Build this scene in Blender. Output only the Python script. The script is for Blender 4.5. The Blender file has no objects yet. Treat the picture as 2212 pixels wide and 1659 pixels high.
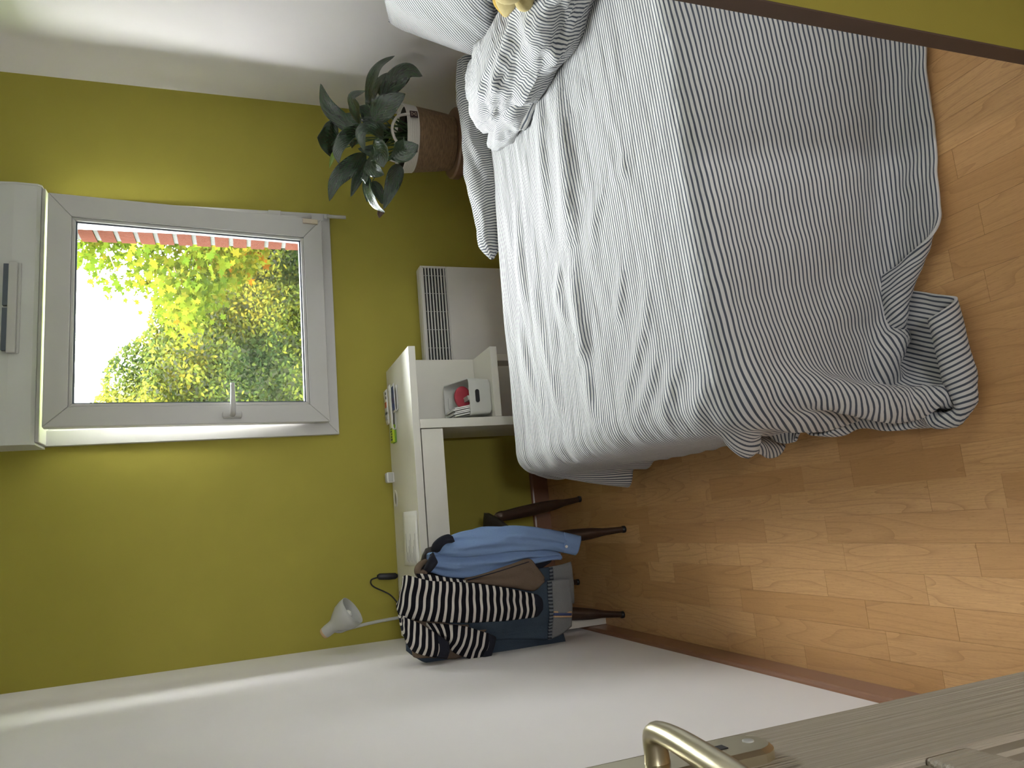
import bpy, math, random
import numpy as np
from mathutils import Vector, Matrix
random.seed(7)
rng = np.random.default_rng(11)
scene = bpy.context.scene
C = scene.collection

# ------------------------------------------------------------------ camera (photo was taken in portrait and lies on its side)
F_PX, YAW, PITCH, ROLL, CAM_H = 1600.6, 0.1923, 0.3529, 0.0210, 1.389
D, XL, XR = 3.347, -0.464, 2.043            # window wall, left wall, right wall
CEIL, REAR = 2.50, -0.30
def cam_axes():
    cy, sy, cp, sp = math.cos(YAW), math.sin(YAW), math.cos(PITCH), math.sin(PITCH)
    fwd = Vector((sy*cp, cy*cp, -sp)); right = Vector((cy, -sy, 0)); down = fwd.cross(right)
    r = right*math.cos(ROLL) + down*math.sin(ROLL); d = down*math.cos(ROLL) - right*math.sin(ROLL)
    return r, d, fwd
R_AX, D_AX, F_AX = cam_axes()
cam_d = bpy.data.cameras.new('camera'); cam = bpy.data.objects.new('camera', cam_d); C.objects.link(cam)
cam_d.sensor_fit = 'HORIZONTAL'; cam_d.sensor_width = 36.0; cam_d.lens = F_PX/2212*36.0
cam_d.clip_start = 0.02
cam.matrix_world = Matrix(((D_AX.x, R_AX.x, -F_AX.x, 0), (D_AX.y, R_AX.y, -F_AX.y, 0), (D_AX.z, R_AX.z, -F_AX.z, CAM_H), (0, 0, 0, 1)))
scene.camera = cam

# ------------------------------------------------------------------ world, sun, exposure
SKY, EXPO = 30.0, 1.3
w = bpy.data.worlds.new('overcast_sky'); scene.world = w; w.use_nodes = True
bg = w.node_tree.nodes['Background']; bg.inputs[0].default_value = (.965, 0.972, 1.0, 1); bg.inputs[1].default_value = SKY
por_d = bpy.data.lights.new('window_daylight', 'AREA'); por_d.shape = 'RECTANGLE'; por_d.size = 0.92; por_d.size_y = 1.04
por_d.cycles.is_portal = True
por = bpy.data.objects.new('window_daylight', por_d); C.objects.link(por)
por.location = (0.954, D+0.24, 1.56); por.rotation_euler = (math.radians(-90), 0, 0)
hal_d = bpy.data.lights.new('added_hall_fill', 'AREA'); hal_d.shape = 'RECTANGLE'; hal_d.size = .30; hal_d.size_y = .42  # portal for an added, unseen hall opening that fills the near side
hal_d.cycles.is_portal = True
hal = bpy.data.objects.new('added_hall_fill', hal_d); C.objects.link(hal)
hal.location = (0.25, REAR-1.31, 1.5); hal.rotation_euler = (math.radians(90), 0, 0)
scene.view_settings.view_transform = 'Standard'; scene.view_settings.look = 'None'
scene.view_settings.gamma = 1; scene.view_settings.exposure = EXPO; scene.view_settings.use_curve_mapping = False

# ------------------------------------------------------------------ measuring: a photo point put on a known plane of the room
def ray(x, y):
    u, v = 1659-y, x
    return R_AX*((u-829.5)/F_PX) + D_AX*((v-1106.)/F_PX) + F_AX
CAM = Vector((0, 0, CAM_H))
def at(x, y, P, n):
    d = ray(x, y); n = Vector(n); return CAM + d*((Vector(P)-CAM).dot(n)/d.dot(n))
def at_y(x, y, Y): return at(x, y, (0, Y, 0), (0, 1, 0))
def at_z(x, y, z): return at(x, y, (0, 0, z), (0, 0, 1))

# ------------------------------------------------------------------ object helpers
def obj(name, verts, faces, mat=None, parent=None, smooth=False, uv=None, mats=None, fmat=None):
    me = bpy.data.meshes.new(name); me.from_pydata([tuple(v) for v in verts], [], faces); me.update()
    if mats:
        for m in mats: me.materials.append(m)
        me.polygons.foreach_set('material_index', fmat)
    elif mat: me.materials.append(mat)
    if uv is not None:
        l = me.uv_layers.new(name='UVMap'); vi = np.zeros(len(me.loops), dtype=np.int32); me.loops.foreach_get('vertex_index', vi)
        l.data.foreach_set('uv', np.asarray(uv, dtype=np.float32)[vi].ravel())
    if smooth: me.polygons.foreach_set('use_smooth', [True]*len(me.polygons))
    o = bpy.data.objects.new(name, me); C.objects.link(o); o.parent = parent
    return o
def join(parts):
    V, Fc = [], []
    for v, f in parts:
        k = len(V); V += [tuple(q) for q in v]; Fc += [tuple(i+k for i in q) for q in f]
    return V, Fc
def box(x0, x1, y0, y1, z0, z1):
    v = [(x, y, z) for z in (z0, z1) for y in (y0, y1) for x in (x0, x1)]
    return v, [(0, 2, 3, 1), (4, 5, 7, 6), (0, 1, 5, 4), (2, 6, 7, 3), (0, 4, 6, 2), (1, 3, 7, 5)]
def bevel(o, wd=.003, seg=2):
    m = o.modifiers.new('bevel', 'BEVEL'); m.width = wd; m.segments = seg; m.limit_method = 'ANGLE'; m.angle_limit = math.radians(40); return o
def solidify(o, t, off=-1):
    m = o.modifiers.new('thickness', 'SOLIDIFY'); m.thickness = t; m.offset = off; return o
def subsurf(o, n=1):
    m = o.modifiers.new('smooth', 'SUBSURF'); m.levels = n; m.render_levels = n; return o
def bobj(name, b, mat, parent=None, bev=.002):
    o = obj(name, *box(*b), mat, parent)
    return bevel(o, bev) if bev else o
def empty(name, loc=(0, 0, 0)):
    o = bpy.data.objects.new(name, None); C.objects.link(o); o.location = loc; o.empty_display_size = .1; return o
def tag(o, label=None, cat=None, group=None, kind=None):
    if label: o['label'] = label
    if cat: o['category'] = cat
    if group: o['group'] = group
    if kind: o['kind'] = kind
    return o
def struct(o): o['kind'] = 'structure'; return o
def adopt(parent, *kids):
    """parent parts built in world coordinates under an Empty standing somewhere else"""
    inv = Matrix.Translation(-Vector(parent.location))
    for k in kids:
        k.parent = parent; k.matrix_parent_inverse = inv
def thing(name, loc, label, cat, kids, group=None):
    e = empty(name, loc); tag(e, label, cat, group); adopt(e, *kids); return e
def crom(P, n):
    """Catmull-Rom resample of control points to n points"""
    P = np.asarray(P, float); m = len(P)
    if m == 2: return P[0] + (P[1]-P[0])*np.linspace(0, 1, n)[:, None]
    Q = np.vstack([2*P[0]-P[1], P, 2*P[-1]-P[-2]]); t = np.linspace(0, m-1, n); k = np.minimum(t.astype(int), m-2); f = (t-k)[:, None]
    a, b, c, d = Q[k], Q[k+1], Q[k+2], Q[k+3]
    return .5*((2*b)+(-a+c)*f+(2*a-5*b+4*c-d)*f**2+(-a+3*b-3*c+d)*f**3)
def tube(pts, rad, n=10, sy=1.0, caps=True, samples=None, side=None):
    P = crom(pts, samples) if samples else np.asarray(pts, float)
    m = len(P); r = np.interp(np.linspace(0, 1, m), np.linspace(0, 1, len(rad)), rad) if hasattr(rad, '__len__') else np.full(m, rad)
    T = np.gradient(P, axis=0); T /= np.linalg.norm(T, axis=1)[:, None]+1e-12
    a = np.array(side if side is not None else ((0, 0, 1) if abs(T[0][2]) < .9 else (1, 0, 0)), float)
    V = []
    for i in range(m):
        a = a - T[i]*np.dot(a, T[i]); a /= np.linalg.norm(a); b = np.cross(T[i], a)
        for k in range(n):
            q = 2*math.pi*k/n; V.append(P[i] + r[i]*(a*math.cos(q) + b*math.sin(q)*sy))
    Fc = [(i*n+k, i*n+(k+1) % n, (i+1)*n+(k+1) % n, (i+1)*n+k) for i in range(m-1) for k in range(n)]
    if caps: Fc += [tuple(range(n))[::-1], tuple(range((m-1)*n, m*n))]
    return V, Fc
def lathe(profile, n=32, c=(0, 0, 0), close=True):
    V = [(c[0]+r*math.cos(2*math.pi*k/n), c[1]+r*math.sin(2*math.pi*k/n), c[2]+z) for r, z in profile for k in range(n)]
    m = len(profile)
    Fc = [(i*n+k, i*n+(k+1) % n, (i+1)*n+(k+1) % n, (i+1)*n+k) for i in range(m-1) for k in range(n)]
    if close: Fc += [tuple(range(n))[::-1], tuple(range((m-1)*n, m*n))]
    return V, Fc
def grid_faces(nu, nv): return [(i*nv+j, i*nv+j+1, (i+1)*nv+j+1, (i+1)*nv+j) for i in range(nu-1) for j in range(nv-1)]
def xform(vf, M): return [tuple(M @ Vector(v)) for v in vf[0]], vf[1]
def wall_with_hole(x0, x1, z0, z1, hx0, hx1, hz0, hz1, y0, y1):
    return join([box(x0, hx0, y0, y1, z0, z1), box(hx1, x1, y0, y1, z0, z1), box(hx0, hx1, y0, y1, z0, hz0), box(hx0, hx1, y0, y1, hz1, z1)])

# ------------------------------------------------------------------ smooth noise on arrays (for cloth)
def vnoise(x, y, seed=0):
    xi, yi = np.floor(x).astype(int), np.floor(y).astype(int); fx, fy = x-xi, y-yi
    fx, fy = fx*fx*(3-2*fx), fy*fy*(3-2*fy)
    def h(a, b):
        n = np.sin(a*127.1+b*311.7+seed*74.7)*43758.5453; return n-np.floor(n)
    return ((h(xi, yi)*(1-fx)+h(xi+1, yi)*fx)*(1-fy)+(h(xi, yi+1)*(1-fx)+h(xi+1, yi+1)*fx)*fy)*2-1

# ------------------------------------------------------------------ materials
class NT:
    def __init__(s, name):
        s.m = bpy.data.materials.new(name); s.m.use_nodes = True; s.t = s.m.node_tree; s.n = s.t.nodes
        s.b = s.n['Principled BSDF']
    def new(s, kind, **kw):
        n = s.n.new(kind)
        for k, v in kw.items(): setattr(n, k, v)
        return n
    def link(s, a, b): s.t.links.new(a, b)
    def math(s, op, a, b=None, c=None):
        n = s.new('ShaderNodeMath', operation=op)
        for i, q in enumerate((a, b, c)):
            if q is None: continue
            if isinstance(q, (int, float)): n.inputs[i].default_value = q
            else: s.link(q, n.inputs[i])
        return n.outputs[0]
    def mix(s, fac, a, b):
        n = s.new('ShaderNodeMix', data_type='RGBA')
        if isinstance(fac, (int, float)): n.inputs['Factor'].default_value = fac
        else: s.link(fac, n.inputs['Factor'])
        for k, q in ((6, a), (7, b)):
            if isinstance(q, tuple): n.inputs[k].default_value = (*q, 1) if len(q) == 3 else q
            else: s.link(q, n.inputs[k])
        return n.outputs[2]
    def noise(s, scale, coord=None, detail=3, mapscale=None, rough=.5):
        t = s.new('ShaderNodeTexNoise'); t.inputs['Scale'].default_value = scale; t.inputs['Detail'].default_value = detail; t.inputs['Roughness'].default_value = rough
        if coord is None: coord = s.new('ShaderNodeNewGeometry').outputs['Position']
        if mapscale:
            m = s.new('ShaderNodeMapping'); m.inputs['Scale'].default_value = mapscale; s.link(coord, m.inputs[0]); coord = m.outputs[0]
        s.link(coord, t.inputs['Vector']); return t.outputs['Fac']
    def bump(s, h, strength=.2, dist=.01):
        b = s.new('ShaderNodeBump'); b.inputs['Strength'].default_value = strength; b.inputs['Distance'].default_value = dist
        s.link(h, b.inputs['Height']); s.link(b.outputs[0], s.b.inputs['Normal'])
    def set(s, color=None, rough=None, metal=None, spec=None):
        if color is not None:
            if isinstance(color, tuple): s.b.inputs['Base Color'].default_value = (*color, 1)
            else: s.link(color, s.b.inputs['Base Color'])
        if rough is not None: s.b.inputs['Roughness'].default_value = rough
        if metal is not None: s.b.inputs['Metallic'].default_value = metal
        if spec is not None: s.b.inputs['Specular IOR Level'].default_value = spec
        return s
def plain(name, col, rough=.5, var=.06, scale=30, bump=0, bscale=300, metal=0, spec=None, mapscale=None):
    t = NT(name); f = t.noise(scale, mapscale=mapscale)
    a = tuple(c*(1-var) for c in col); b = tuple(min(1, c*(1+var)) for c in col)
    t.set(t.mix(f, a, b), rough, metal, spec)
    if bump: t.bump(t.noise(bscale, mapscale=mapscale), bump, .002)
    return t.m
M = {}
M['green'] = plain('olive_green_paint', (.39, .34, .062), .75, .05, 6, .12, 260, spec=.2)
M['white_wall'] = plain('white_wall_paint', (.87, .84, .84), .8, .025, 4, .1, 240, spec=.2)
M['ceiling'] = plain('ceiling_paint', (.8, .79, .76), .9, .02, 5)
M['pvc'] = plain('white_pvc', (.53, .52, .50), .35, .02, 20)
M['pvc_grey'] = plain('grey_rubber_seal', (.09, .11, .14), .5, .1, 60)
M['shutter'] = plain('shutter_box_pvc', (.62, .62, .60), .45, .02, 12)
M['desk'] = plain('white_melamine', (.74, .72, .64), .38, .015, 40)
M['dark_gap'] = plain('dark_gap', (.02, .02, .02), .8)
M['heater'] = plain('heater_white_enamel', (.68, .66, .62), .45, .02, 30)
M['box'] = plain('white_plastic', (.70, .71, .66), .35, .02, 30)
M['paper'] = plain('paper', (.86, .85, .82), .8, .03, 60)
M['red'] = plain('red_plastic', (.42, .03, .05), .45, .1, 50)
M['black'] = plain('black_plastic', (.012, .012, .013), .4, .2, 50)
M['lampgrey'] = plain('lamp_grey_enamel', (.50, .50, .47), .4, .02, 30)
M['cream_plastic'] = plain('cream_plastic', (.58, .50, .38), .5, .05, 40)
M['grey_disc'] = plain('grey_plastic', (.30, .29, .27), .5, .05, 40)
M['bulb'] = plain('bulb_frosted', (.85, .84, .8), .3, .02, 30)
M['lightwood'] = plain('light_wood', (.55, .36, .2), .5, .2, 60, mapscale=(1, 1, 8))
M['stool'] = plain('stool_brown_wood', (.16, .085, .045), .5, .25, 18, .1, 60, mapscale=(1, 6, 6))
M['brown_metal'] = plain('dark_brown_metal', (.07, .045, .032), .34, .15, 40, metal=.5)
M['brown_edge'] = plain('brown_edge_trim', (.115, .075, .055), .6, .12, 30)
M['skirting'] = plain('glossy_brown_skirting', (.26, .125, .07), .3, .06, 20, mapscale=(8, 1, 8))
M['brass'] = plain('satin_champagne_metal', (.55, .50, .36), .32, .04, 60, metal=.9)
M['mortar'] = plain('pale_mortar', (.05, .049, .048), .9, .1, 80, .3, 200, spec=0.)
M['yellow_plush'] = plain('yellow_plush', (.42, .27, .04), .95, .15, 60, .5, 500)
M['cream_plush'] = plain('cream_plush', (.42, .34, .15), .95, .12, 60, .5, 500)
M['brown_plush'] = plain('brown_plush', (.28, .12, .03), .95, .15, 60, .5, 500)
M['navy'] = plain('navy_jersey', (.010, .012, .022), .9, .2, 40, .3, 600)
M['seat'] = plain('dark_seat_shell', (.03, .024, .02), .5, .1, 30)
M['lawn'] = plain('lawn', (.12, .17, .03), .95, .4, 5)
M['rope'] = plain('cotton_rope', (.66, .61, .55), .9, .08, 40, .5, 200, mapscale=(.3, .3, 6))
M['seagrass'] = plain('woven_seagrass', (.20, .12, .06), .8, .75, 75, 1., 110, mapscale=(.5, .5, 2.6))
M['leather'] = plain('dark_leather', (.035, .015, .014), .6, .2, 80)
M['thread'] = plain('tan_thread', (.5, .38, .28), .8)
M['soil'] = plain('potting_soil', (.03, .022, .015), .95, .4, 90, .5, 120)
M['mattress'] = plain('mattress_ticking', (.7, .7, .68), .9, .04, 40)
M['bedwood'] = plain('bed_base_wood', (.3, .2, .12), .6, .2, 20)
M['post_yellow'] = plain('lime_sticky_note', (.50, .62, .03), .8, .04, 30)
M['post_green'] = plain('green_sticky_note', (.20, .38, .05), .8, .04, 30)
M['ink'] = plain('ink', (.05, .06, .08), .8)
M['pale_ink'] = plain('faint_print', (.60, .60, .60), .8)
M['orange_ink'] = plain('orange_print', (.6, .16, .07), .8)
M['navy_ink'] = plain('navy_print', (.04, .06, .16), .7)
M['bark'] = plain('bark', (.11, .075, .05), .9, .3, 20, .5, 60)

def m_cloth_stripe():
    t = NT('striped_cotton'); uv = t.new('ShaderNodeUVMap', uv_map='UVMap'); sep = t.new('ShaderNodeSeparateXYZ'); t.link(uv.outputs[0], sep.inputs[0])
    w_ = t.noise(3, uv.outputs[0]); v = t.math('MULTIPLY_ADD', w_, .0012, sep.outputs[1])
    fr = t.math('FRACT', t.math('DIVIDE', v, .0098))
    tri = t.math('ABSOLUTE', t.math('SUBTRACT', fr, .5))
    mr = t.new('ShaderNodeMapRange'); mr.inputs[1].default_value = .17; mr.inputs[2].default_value = .22; mr.inputs[3].default_value = 1; mr.inputs[4].default_value = 0
    t.link(tri, mr.inputs[0])
    dark = t.mix(t.noise(900, uv.outputs[0]), (.045, .056, .075), (.10, .113, .14))
    t.set(t.mix(mr.outputs[0], (.555, .55, .535), dark), .9, spec=.15)
    n1 = t.noise(16, uv.outputs[0], 4, (.5, 1.6, 1)); n2 = t.noise(60, uv.outputs[0], 3)
    t.bump(t.math('MULTIPLY_ADD', n2, .18, n1), .55, .018)
    t.b.inputs['Sheen Weight'].default_value = .1
    return t.m
M['stripe'] = m_cloth_stripe()
def m_sweater():
    t = NT('black_white_striped_jersey'); uv = t.new('ShaderNodeUVMap', uv_map='UVMap'); sep = t.new('ShaderNodeSeparateXYZ'); t.link(uv.outputs[0], sep.inputs[0])
    fr = t.math('FRACT', t.math('DIVIDE', sep.outputs[1], .0252))
    f = t.math('MULTIPLY', t.math('LESS_THAN', fr, .37), t.math('LESS_THAN', sep.outputs[1], 5.0))
    wv = t.noise(500, uv.outputs[0])
    t.set(t.mix(f, (.010, .010, .014), t.mix(wv, (.62, .58, .52), (.72, .68, .62))), .9, spec=.1); t.bump(wv, .3, .002); return t.m
M['sweater'] = m_sweater()
def m_denim(name, a, b, sc=1.0):
    t = NT(name); uv = t.new('ShaderNodeUVMap', uv_map='UVMap')
    n = t.noise(700, uv.outputs[0], 2, (1, .25, 1)); big = t.noise(9, uv.outputs[0], 4)
    t.set(t.mix(t.math('MULTIPLY_ADD', n, .6, t.math('MULTIPLY', big, .45)), a, b), .9, spec=.1); t.bump(t.math('MULTIPLY_ADD', t.noise(26, uv.outputs[0], 3, (1.6, .5, 1)), 9., n), .4, .0012); return t.m
M['denim'] = m_denim('blue_denim', (.028, .044, .065), (.085, .115, .15))
M['denim_in'] = m_denim('pale_denim_inside', (.15, .155, .16), (.27, .272, .272))
def m_pucker():
    t = NT('puckered_denim_seam'); uv = t.new('ShaderNodeUVMap', uv_map='UVMap'); sep = t.new('ShaderNodeSeparateXYZ'); t.link(uv.outputs[0], sep.inputs[0])
    sn = t.math('SINE', t.math('MULTIPLY_ADD', t.noise(40, uv.outputs[0]), 3., t.math('MULTIPLY', sep.outputs[0], 480.)))
    f = t.math('MULTIPLY_ADD', sn, .5, .5); t.set(t.mix(f, (.012, .018, .03), (.17, .19, .21)), .9); t.bump(f, .6, .002); return t.m
M['denim_dark'] = m_pucker()
M['shirt'] = m_denim('light_blue_cotton', (.18, .29, .52), (.26, .38, .62))
M['wool'] = m_denim('taupe_felted_wool', (.12, .085, .06), (.215, .16, .115))
M['sheet_paper'] = M['paper']

def m_wood():
    t = NT('beech_laminate'); geo = t.new('ShaderNodeNewGeometry'); oi = t.new('ShaderNodeObjectInfo')
    off = t.new('ShaderNodeCombineXYZ'); t.link(t.math('MULTIPLY', oi.outputs['Random'], 37.), off.inputs[0]); t.link(t.math('MULTIPLY', oi.outputs['Random'], 91.), off.inputs[1])
    add = t.new('ShaderNodeVectorMath', operation='ADD'); t.link(geo.outputs['Position'], add.inputs[0]); t.link(off.outputs[0], add.inputs[1])
    co = add.outputs[0]
    big = t.noise(1, co, 1, (11, 1.15, 1))                        # slow field whose contour lines make the cathedral grain
    ring = t.math('FRACT', t.math('MULTIPLY', big, t.math('MULTIPLY_ADD', oi.outputs['Random'], 14., 8.)))
    ring = t.math('SUBTRACT', 1., ring)
    ring = t.math('POWER', ring, 7.)
    fine = t.noise(1, co, 4, (420, 14, 1), .6); pore = t.noise(1, co, 2, (900, 60, 1))
    base = t.mix(oi.outputs['Random'], (.54, .295, .118), (.70, .42, .19))
    c1 = t.mix(t.math('MULTIPLY', ring, .6), base, (.38, .20, .075))
    c2 = t.mix(t.math('MULTIPLY', t.math('SUBTRACT', fine, .35), 1.3), c1, (.41, .22, .083))
    n = t.new('ShaderNodeMapRange'); n.inputs[1].default_value = .58; n.inputs[2].default_value = .75; t.link(pore, n.inputs[0])
    c3 = t.mix(t.math('MULTIPLY', n.outputs[0], .6), c2, (.33, .17, .06))
    t.set(c3, .38, spec=.35); t.bump(fine, .06, .001); return t.m
M['wood'] = m_wood()
def m_doorpaint():
    t = NT('beige_embossed_door_paint'); g = t.new('ShaderNodeNewGeometry')
    wv = t.noise(1, g.outputs['Position'], 3, (230, 230, 4), .5)
    t.set(t.mix(wv, (.38, .335, .255), (.47, .42, .33)), .5, spec=.4); t.bump(wv, .9, .006); return t.m
M['door'] = m_doorpaint()
M['door_plain'] = plain('beige_door_paint', (.42, .375, .29), .5, .05, 40, .2, 120)
def m_leaf(name, a, b, vein, rough=.2):
    t = NT(name); uv = t.new('ShaderNodeUVMap', uv_map='UVMap'); sep = t.new('ShaderNodeSeparateXYZ'); t.link(uv.outputs[0], sep.inputs[0])
    ax = t.math('ABSOLUTE', t.math('SUBTRACT', sep.outputs[0], .5))
    mid = t.math('LESS_THAN', ax, .035)
    lines = t.math('SINE', t.math('MULTIPLY', t.math('ADD', sep.outputs[1], t.math('MULTIPLY', ax, -.8)), 70.))
    c = t.mix(t.noise(7, uv.outputs[0]), a, b); c = t.mix(t.math('MULTIPLY', mid, .55), c, vein)
    t.set(c, rough, spec=.7); t.b.inputs['Coat Weight'].default_value = .6; t.b.inputs['Coat Roughness'].default_value = .25
    t.bump(t.math('MULTIPLY_ADD', t.noise(22, uv.outputs[0], 2, (1, .5, 1)), 4., lines), .45, .002); return t.m
M['leaf'] = m_leaf('glossy_dark_leaf', (.014, .032, .013), (.034, .066, .028), (.02, .04, .016))
M['leaf_young'] = m_leaf('young_lime_leaf', (.16, .26, .02), (.24, .34, .04), (.3, .4, .1))
M['leaf_dry'] = plain('dried_leaf_tip', (.09, .055, .03), .8, .3, 60)
M['stem'] = plain('green_stem', (.04, .075, .02), .4, .2, 40)
def m_foliage(name, cols, scale=1.3):
    t = NT(name); at_ = t.new('ShaderNodeAttribute', attribute_name='tint'); cr = t.new('ShaderNodeValToRGB'); e = cr.color_ramp.elements
    while len(e) > 1: e.remove(e[-1])
    for i, (p, c) in enumerate(cols):
        if i == 0: e[0].position = p; e[0].color = (*c, 1)
        else: q = e.new(p); q.color = (*c, 1)
    t.link(at_.outputs['Fac'], cr.inputs[0])
    t.set(cr.outputs[0], .7, spec=0.)
    tr = t.new('ShaderNodeBsdfTranslucent'); t.link(cr.outputs[0], tr.inputs[0]); mx = t.new('ShaderNodeMixShader'); mx.inputs[0].default_value = .45
    t.link(t.b.outputs[0], mx.inputs[1]); t.link(tr.outputs[0], mx.inputs[2]); t.link(mx.outputs[0], t.n['Material Output'].inputs[0]); return t.m
M['maple'] = m_foliage('autumn_maple_leaf', [(0, (.022, .036, .003)), (.45, (.042, .051, .004)), (.8, (.066, .054, .005)), (1, (.09, .034, .003))])
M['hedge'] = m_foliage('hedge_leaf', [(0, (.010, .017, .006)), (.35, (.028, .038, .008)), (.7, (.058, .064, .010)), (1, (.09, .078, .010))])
M['hedge_core'] = plain('hedge_inside', (.035, .04, .018), .95, .5, 4)
def m_brick():
    t = NT('red_brick'); oi = t.new('ShaderNodeObjectInfo'); n = t.noise(60, None, 4)
    t.set(t.mix(n, t.mix(oi.outputs['Random'], (.024, .0075, .0055), (.034, .011, .008)), (.042, .017, .012)), .9, spec=0.); t.bump(n, .7, .006); return t.m
M['brick'] = m_brick()
def m_glass():
    t = NT('window_glass'); tr = t.new('ShaderNodeBsdfTransparent'); gl = t.new('ShaderNodeBsdfGlossy'); gl.inputs['Roughness'].default_value = .02
    fr = t.new('ShaderNodeFresnel'); fr.inputs[0].default_value = 1.35; mx = t.new('ShaderNodeMixShader')
    tr.inputs[0].default_value = (.96, .98, .97, 1)
    t.link(fr.outputs[0], mx.inputs[0]); t.link(tr.outputs[0], mx.inputs[1]); t.link(gl.outputs[0], mx.inputs[2]); t.link(mx.outputs[0], t.n['Material Output'].inputs[0]); return t.m
M['glass'] = m_glass()

# ================================================================== THE ROOM
floor = struct(obj('floor', *box(XL-.1, XR+.1, REAR-1.2, D+.1, -.06, -.0012), M['wood']))
struct(obj('ceiling', *box(XL-.1, XR+.1, REAR-1.2, D+.25, CEIL, CEIL+.12), M['ceiling']))
WX0, WX1, WZ0, WZ1 = .49, 1.42, 1.03, 2.16           # window opening
struct(obj('wall_window', *wall_with_hole(XL-.1, XR+.1, 0, CEIL, WX0, WX1, WZ0, WZ1, D, D+.10), M['green']))
struct(obj('wall_left', *box(XL-.12, XL, REAR-1.2, D, 0, CEIL), M['white_wall']))
struct(obj('wall_right', *box(XR, XR+.12, REAR, D, 0, CEIL), M['white_wall']))
struct(obj('wall_rear', *join([box(XL, -.19, REAR-.08, REAR, 0, CEIL), box(.58, XR, REAR-.08, REAR, 0, CEIL), box(-.19, .58, REAR-.08, REAR, 2.05, CEIL)]), M['white_wall']))
struct(obj('wall_hall', *join([wall_with_hole(XL-.1, XR+.1, 0, CEIL, .12, .40, 1.31, 1.70, REAR-1.3, REAR-1.2), box(1.0, 1.1, REAR-1.2, REAR-.08, 0, CEIL)]), M['white_wall']))  # unseen hall; the opening in it is added to let in fill light
PY = .70                                               # thin green partition by the entrance
wp = struct(obj('wall_partition', *box(.654, XR, PY, PY+.026, 0, CEIL), mats=[M['white_wall'], M['green']], fmat=[0, 0, 1, 0, 1, 0]))   # green towards the entrance, white towards the bed
tr1 = struct(bobj('trim_1', (.6505, .6535, PY-.001, PY+.0265, 0, CEIL), M['brown_edge'], None, .0008))
# skirting boards
def skirting(name, pts, nrm):
    """profile swept along a straight wall: flat face with rounded top"""
    prof = [(0, 0), (.012, 0), (.012, .074), (.0095, .081), (.005, .0855), (0, .0865)]
    a, b = Vector(pts[0]), Vector(pts[1]); n = Vector(nrm)
    V = [tuple(p + n*o + Vector((0, 0, z))) for p in (a, b) for o, z in prof]; k = len(prof)
    Fc = [(i, (i+1) % k, k+(i+1) % k, k+i) for i in range(k)] + [tuple(range(k))[::-1], tuple(range(k, 2*k))]
    return struct(obj(name, V, Fc, M['skirting']))
skirting('baseboard_left', ((XL, REAR, 0), (XL, D, 0)), (1, 0, 0))
skirting('baseboard_window', ((XL, D, 0), (XR, D, 0)), (0, -1, 0))
skirting('baseboard_right', ((XR, PY+.03, 0), (XR, D, 0)), (-1, 0, 0))
# laminate blocks, each one a piece of the floor (bed hides the rest)
pv, pf = box(0, 1, 0, 1, 0, 1)
plank_me = bpy.data.meshes.new('plank'); plank_me.from_pydata(pv, [], pf); plank_me.materials.append(M['wood'])
SW = .0665; npl = 0; xs = XL+.004; row = 0
while xs < 1.42:
    yy = .16 - random.uniform(0, .45)
    while yy < D-.013:
        L = random.choice((.17, .24, .30, .36, .42, .48)); y0, y1 = max(yy, .10), min(yy+L, D-.013); yy += L
        if y1-y0 < .02: continue
        if xs > .26 and y0 > 1.30: continue                    # under the bed
        if xs > .75 and y1 < .62: continue
        o = bpy.data.objects.new('plank', plank_me); C.objects.link(o); o.parent = floor
        o.location = (xs+.0003, y0+.0003, -.0012); o.scale = (SW-.0006, y1-y0-.0006, .0012 + random.uniform(-.00025, 0)); npl += 1
    xs += SW; row += 1

# ================================================================== WINDOW
win = struct(empty('window_1', (.954, D, 1.0)))
FX0, FX1, FZ0, FZ1 = .437, 1.473, .977, 2.15
def frame_pieces(x0, x1, z0, z1, wl, wr, wb, wt, y0, y1):
    """four mitred members"""
    out = []
    o = [(x0, z0), (x1, z0), (x1, z1), (x0, z1)]; i = [(x0+wl, z0+wb), (x1-wr, z0+wb), (x1-wr, z1-wt), (x0+wl, z1-wt)]
    for k in range(4):
        q = [o[k], o[(k+1) % 4], i[(k+1) % 4], i[k]]
        V = [(x, y, z) for y in (y0, y1) for x, z in q]
        out.append((V, [(0, 1, 2, 3), (7, 6, 5, 4), (0, 4, 5, 1), (1, 5, 6, 2), (2, 6, 7, 3), (3, 7, 4, 0)]))
    return out
kids = []
for q in frame_pieces(FX0, FX1, FZ0, FZ1, .062, .058, .055, .05, D-.03, D+.004): kids.append(bevel(obj('frame_member', *q, M['pvc']), .002))
for q in frame_pieces(WX0+.002, WX1-.002, WZ0+.002, WZ1-.002, .03, .03, .03, .03, D+.004, D+.07): kids.append(bevel(obj('inner_frame_member', *q, M['pvc']), .002))
adopt(win, *kids)
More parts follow.
